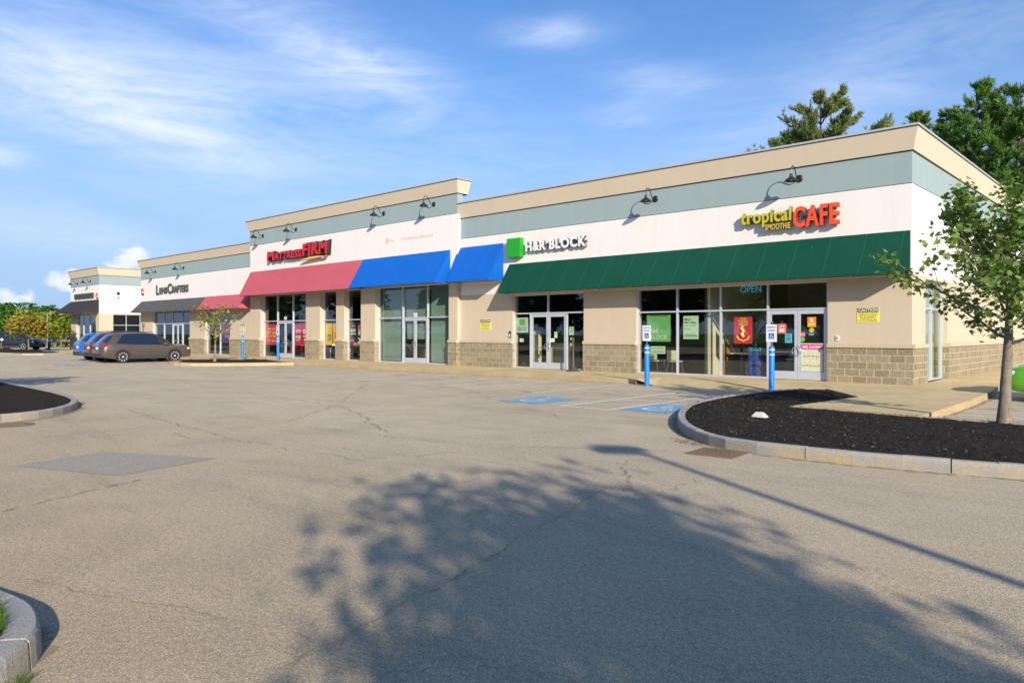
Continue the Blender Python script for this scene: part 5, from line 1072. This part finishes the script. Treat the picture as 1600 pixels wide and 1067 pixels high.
# ------------------------------------------------------------------ cars
def car(label,loc,rz,paint,kind='suv',cat='car',group=None,L=4.85,W_=1.88,H=1.66,name='parked_car',clad=True):
    t=thing(name,label,cat,loc,rz,group); w_=W_/2; h=H
    # stations: x, half width, z bottom, z belt, z top, half width top, zone
    k=L/4.85
    st=[(-2.42,.80,.42,.80,.92,.72,'b'),(-2.36,.86,.34,.96,1.06,.76,'b'),(-2.25,.90,.30,1.00,1.12,.78,'b'),(-2.20,.91,.28,1.04,1.16,.77,'g'),(-1.86,.93,.24,1.06,1.50,.67,'g'),(-1.74,.935,.22,1.06,1.585,.65,'p'),(-1.30,.94,.22,1.05,1.63,.655,'t'),
        (-.95,.94,.21,1.02,1.655,.66,'s'),(-.88,.94,.21,1.02,1.66,.66,'p'),(.05,.94,.21,1.0,1.66,.66,'s'),(.12,.94,.21,1.0,1.655,.66,'p'),(.62,.94,.21,.99,1.58,.65,'s'),(1.02,.935,.22,.98,1.30,.70,'w'),(1.38,.93,.23,.97,1.02,.76,'w'),
        (1.60,.925,.24,.95,1.00,.76,'b'),(2.05,.905,.26,.91,.99,.76,'b'),(2.30,.86,.30,.82,.93,.72,'b'),(2.41,.78,.36,.66,.80,.66,'b')]
    secs=[]
    for x,hw,zb,zl,zt,ht,z_ in st:
        s1=W_/1.88; s2=H/1.66; pts=[(0,zb),(hw*.88,zb),(hw*.985,zb+.12),(hw,(zb+zl)/2),(hw*.985,zl-.06),(hw*.95,zl),(ht,max(zl+.01,zt-.05)),(ht*.86,zt),(0,zt+.025)]
        secs.append([(x*k,y*s1,z*s2) for y,z in pts])
    V=[];n=len(secs[0])
    for s_ in secs: V+=s_+[(x,-y,z) for x,y,z in s_[1:-1][::-1]]
    m=2*n-2; body=[];gl=[]
    for i in range(len(secs)-1):
        zn=st[i+1][6]; z0=st[i][6]
        for j in range(m):
            q=(i*m+j,i*m+(j+1)%m,(i+1)*m+(j+1)%m,(i+1)*m+j); jj=j if j<n-1 else m-1-j
            side=(jj==5); top=(jj in (6,7)); g=False
            if side and zn in ('g','s','w') and -1.75<st[i+1][0]<1.4 : g=(zn!='p')
            if side and zn=='g' and st[i+1][0]<-1.7: g=False
            if side and -1.31<st[i][0]<1.03: g=True
            if side and zn=='t':
                tri=(q[0],q[1],q[3]) if False else None
                bl=[v_ for v_ in q]; lo=sorted(bl,key=lambda v_:V[v_][2])[:2]; hi=[v_ for v_ in bl if v_ not in lo]; fx=max(hi,key=lambda v_:V[v_][0]); bx=min(hi,key=lambda v_:V[v_][0])
                lf=max(lo,key=lambda v_:V[v_][0]); lb=min(lo,key=lambda v_:V[v_][0]); gl.append((lb,lf,fx)); body.append((lb,fx,bx)); continue
            if top and zn=='w': g=True
            if top and zn=='g' : g=True
            if (jj==7 or jj==6) and st[i+1][0]==-2.20: g=False
            (gl if g else body).append(q)
    mb=MB(); mb.v=list(V); mb.f=body+[tuple(range(m))[::-1],tuple((len(secs)-1)*m+j for j in range(m))]; mb.m=[0]*len(mb.f); mb.build('body',paint,t,smooth=True)
    mb=MB(); mb.v=list(V); mb.f=gl; mb.m=[0]*len(gl); go=mb.build('windows','carglass',t,smooth=True)
    wr=.345*H/1.66; wx=(-1.42*k,1.40*k)
    for x in wx:
        for sd in (-1,1):
            y=sd*(w_*.985); wh=thing('w','x','y'); bpy.data.objects.remove(wh)
            mb=MB(); mb.lathe([(wr*.62,-.11),(wr*.93,-.115),(wr,-.07),(wr,.07),(wr*.93,.115),(wr*.62,.11)],(0,0,0),'y',28); ty=mb.build('tyre','tyre',None,smooth=True); ty.name='wheel'; ty.parent=t; ty.location=(x,y-sd*.055,wr)
            mb=MB(); mb.lathe([(wr*.72,.0),(wr*.74,sd*.10),(wr*.70,sd*.12),(wr*.66,sd*.05),(0,sd*.05)],(0,0,0),'y',24,1)
            for q in range(10):
                a=q*math.pi/5; c,s_=math.cos(a),math.sin(a); c2,s2=-s_*.024,c*.024
                mb.add([(c*.04-c2,sd*.105,s_*.04-s2),(c*.04+c2,sd*.105,s_*.04+s2),(c*wr*.7+c2,sd*.112,s_*wr*.7+s2),(c*wr*.7-c2,sd*.112,s_*wr*.7-s2)],[(0,1,2,3)],0)
            mb.lathe([(.05,sd*.10),(.045,sd*.115),(0,sd*.115)],(0,0,0),'y',12,0); mb.build('rim',['rim','p_black'],ty,recalc=False)
            if True:
                mb=MB(); N_=16; y1=w_*1.006; A=[]; B=[]
                for q in range(N_+1):
                    a=math.pi*q/N_; 
                    for r_,lst in ((wr*1.08,A),(wr*(1.22 if clad else 1.12),B)): lst.append((x+r_*math.cos(a),wr+.02+r_*math.sin(a)))
                vs=[(px_,sd*y1,pz) for px_,pz in A]+[(px_,sd*y1,pz) for px_,pz in B]; mb.add(vs+[(a_,sd*(w_*.93),c_) for a_,b_,c_ in vs],[(q,q+1,N_+2+q,N_+1+q) for q in range(N_)]+[(q,q+1,2*(N_+1)+q+1,2*(N_+1)+q) for q in range(N_)]+[(N_+1+q,N_+2+q,3*(N_+1)+q+1,3*(N_+1)+q) for q in range(N_)])
                mb.build('wheel_arch_trim','clad' if clad else paint,t,recalc=True)
                mb=MB(); mb.add([(x,sd*w_*1.002,wr)]+[(px_,sd*w_*1.002,pz) for px_,pz in A]+[(x-wr*1.08,sd*w_*1.002,.21),(x+wr*1.08,sd*w_*1.002,.21)],[(0,q+1,q+2) for q in range(N_)]); mb.build('wheel_well','p_black',t,recalc=False)
    if clad:
        for sd in (-1,1): mb=MB(); mb.box(wx[0]+wr*1.2,wx[1]-wr*1.2,sd*w_*.96 if sd>0 else -w_*1.004,w_*1.004 if sd>0 else -w_*.96,.22,.42); mb.build('sill_trim','clad',t,bevel=.01)
        mb=MB(); mb.box(-2.45*k,-2.30*k,-w_*.84,w_*.84,.30,.52); mb.build('rear_bumper','clad',t,bevel=.04); mb=MB(); mb.box(2.25*k,2.44*k,-w_*.74,w_*.74,.28,.48); mb.build('front_bumper','clad',t,bevel=.04)
    for sd in (-1,1):
        mb=MB(); a,b_=sorted((sd*w_*.50,sd*w_*.955)); mb.box(-2.37*k,-2.10*k,a,b_,.88*H/1.66,1.06*H/1.66); mb.build('tail_light','taill',t,bevel=.03)
        mb=MB(); a,b_=sorted((sd*w_*.55,sd*w_*.93)); mb.box(2.02*k,2.28*k,a,b_,.70*H/1.66,.83*H/1.66); mb.build('headlight','headl',t,bevel=.03)
        mb=MB(); mb.box(.80*k,1.0*k,*sorted((sd*w_*1.0,sd*w_*1.13)),.98,1.12); mb.build('mirror',paint,t,bevel=.03)
        mb=MB(); mb.tube([(-1.55*k,sd*.56,H*1.0-.03),(-1.5*k,sd*.57,H+.05),(-.5*k,sd*.58,H+.065),(.25*k,sd*.58,H+.05),(.35*k,sd*.57,H-.02)],.02,6); mb.build('roof_rail','clad',t)
        for xx in (-.62,.32): mb=MB(); mb.box(xx*k,(xx+.2)*k,*sorted((sd*w_*.99,sd*w_*1.012)),.88,.915); mb.build('door_handle',paint,t,bevel=.008)
        for xx in (-1.0,.08): 
            mb=MB(); mb.box(xx*k,(xx+.012)*k,*sorted((sd*w_*.99,sd*w_*1.0015)),.36,.93); mb.build('door_seam','p_black',t)
    mb=MB(); mb.box(-2.435*k,-2.40*k,-.16,.16,.74,.87); mb.build('number_plate','plate',t)
    mb=MB(); mb.lathe([(.07,0),(.07,.02),(0,.02)],(-2.40*k,0,.97),'x',14); mb.build('badge','rim',t)
    mb=MB(); mb.box(2.36*k,2.425*k,-w_*.42,w_*.42,.50,.70); mb.build('grille','p_black',t,bevel=.02)
    return t
car('bronze grey estate car parked nose in toward the shops',(-44.0,16.72,0),R(90),'c_grey',H=1.64,L=4.8)
car('dark red car parked between the bronze grey car and the bright blue one',(-46.55,17.0,0),R(90),'c_red',H=1.68,L=4.6)
car('bright blue car parked leftmost of the row',(-49.05,17.15,0),R(90),'c_blue',H=1.66,L=4.5)
x,y=camxy(24,71); car('black sport utility car side on at the far left edge',(x,y,0),math.atan2(.6784,.7347)+R(0),'c_dark',H=1.72,L=4.9)
x,y=camxy(107,88); car('small dark car parked far off left of the shops',(x,y,0),R(60),'c_dark',H=1.5,L=4.4,clad=False)
car('bright green car at the right edge behind the maple trunk',(-1.24,22.1,0),R(180),'c_green',H=1.5,L=4.4,clad=False)
# ------------------------------------------------------------------ small things far left
x,y=camxy(74,74); r=thing('lamp_post','thin grey lamp post standing on the far left island','lamp post',(x,y,0)); mb=MB(); mb.lathe([(.13,0),(.12,.5),(.08,.55),(.07,3.6)],seg=10); mb.build('pole','pole',r); mb=MB(); mb.lathe([(.2,0),(.2,.25),(0,.25)],seg=10); mb.build('footing','granite',r)
mb=MB(); mb.box(-.28,.28,3.55-3.5,.3,3.5,3.66); mb.build('lamp_head','pole',r)
x,y=camxy(76.5,72); mb=MB(); mb.box(x-.1,x+.1,y-.1,y+.1,0,.80); mb.box(x-.12,x+.12,y-.12,y+.12,.80,.84); tag(mb.build('wooden_post','barkd'),'short dark post beside the thin grey lamp post','post')
x,y=camxy(2,66); r=thing('arrow_sign','small black sign with a white arrow on the far left island','sign',(x,y,.1),math.atan2(.6784,.7347)); mb=MB(); mb.box(-.03,.03,-.02,.02,0,1.0); mb.build('post','pole',r); mb=MB(); mb.box(-.35,.35,-.05,-.025,.72,1.18); mb.build('panel','p_black',r)
mb=MB(); mb.add([(-.25,-.055,.91),(-.25,-.055,.99),(.05,-.055,.99),(.05,-.055,1.10),(.25,-.055,.95),(.05,-.055,.80),(.05,-.055,.91)],[(0,1,2,3,4,5,6)]); mb.build('arrow','lwhite',r,recalc=False)
x,y=camxy(104,170); r=thing('far_building','pale gabled building beyond the trees at far left','building',(x,y,0),R(25)); mb=MB()
mb.box(-8,6,-4,6,0,4.2); mb.add([(-8,-4,4.2),(6,-4,4.2),(6,6,4.2),(-8,6,4.2),(-8,1,6.9),(6,1,6.9)],[(0,1,5,4),(2,3,4,5),(0,4,3),(1,2,5)]); mb.build('wall','farwall',r)
mb=MB(); mb.add([(-8.4,-4.4,4.05),(6.4,-4.4,4.05),(6.4,1,7.05),(-8.4,1,7.05),(-8.4,6.4,4.05),(6.4,6.4,4.05)],[(0,1,2,3),(3,2,5,4)]); mb.build('roof','farroof',r,recalc=False)
for xx in (-6,-3,0,3): mb=MB(); mb.box(xx,xx+1.2,-4.05,-4.01,1.6,3.2); mb.build('window','p_black',r)
# small fittings on the far side wall
mb=MB(); mb.lathe([(.10,-.08),(.14,0),(0,0)],(-71.38,25.0,5.2),'x',12); mb.box(-71.44,-71.36,24.95,25.05,4.75,4.85); tag(mb.build('wall_fixture','lamp'),'small round fixture high on the side wall of the farthest block','wall light')
mb=MB(); mb.box(-61.5,-61.3,F-.12,F-.005,2.1,2.4,0); mb.tube([(-61.4,F-.1,2.1),(-61.35,F-.12,1.8)],.04,6); tag(mb.build('wall_meter','rust'),'small brown fitting on the wall left of the charcoal awning shopfront','wall fitting')
# steel guard plate of the far shop's door pier
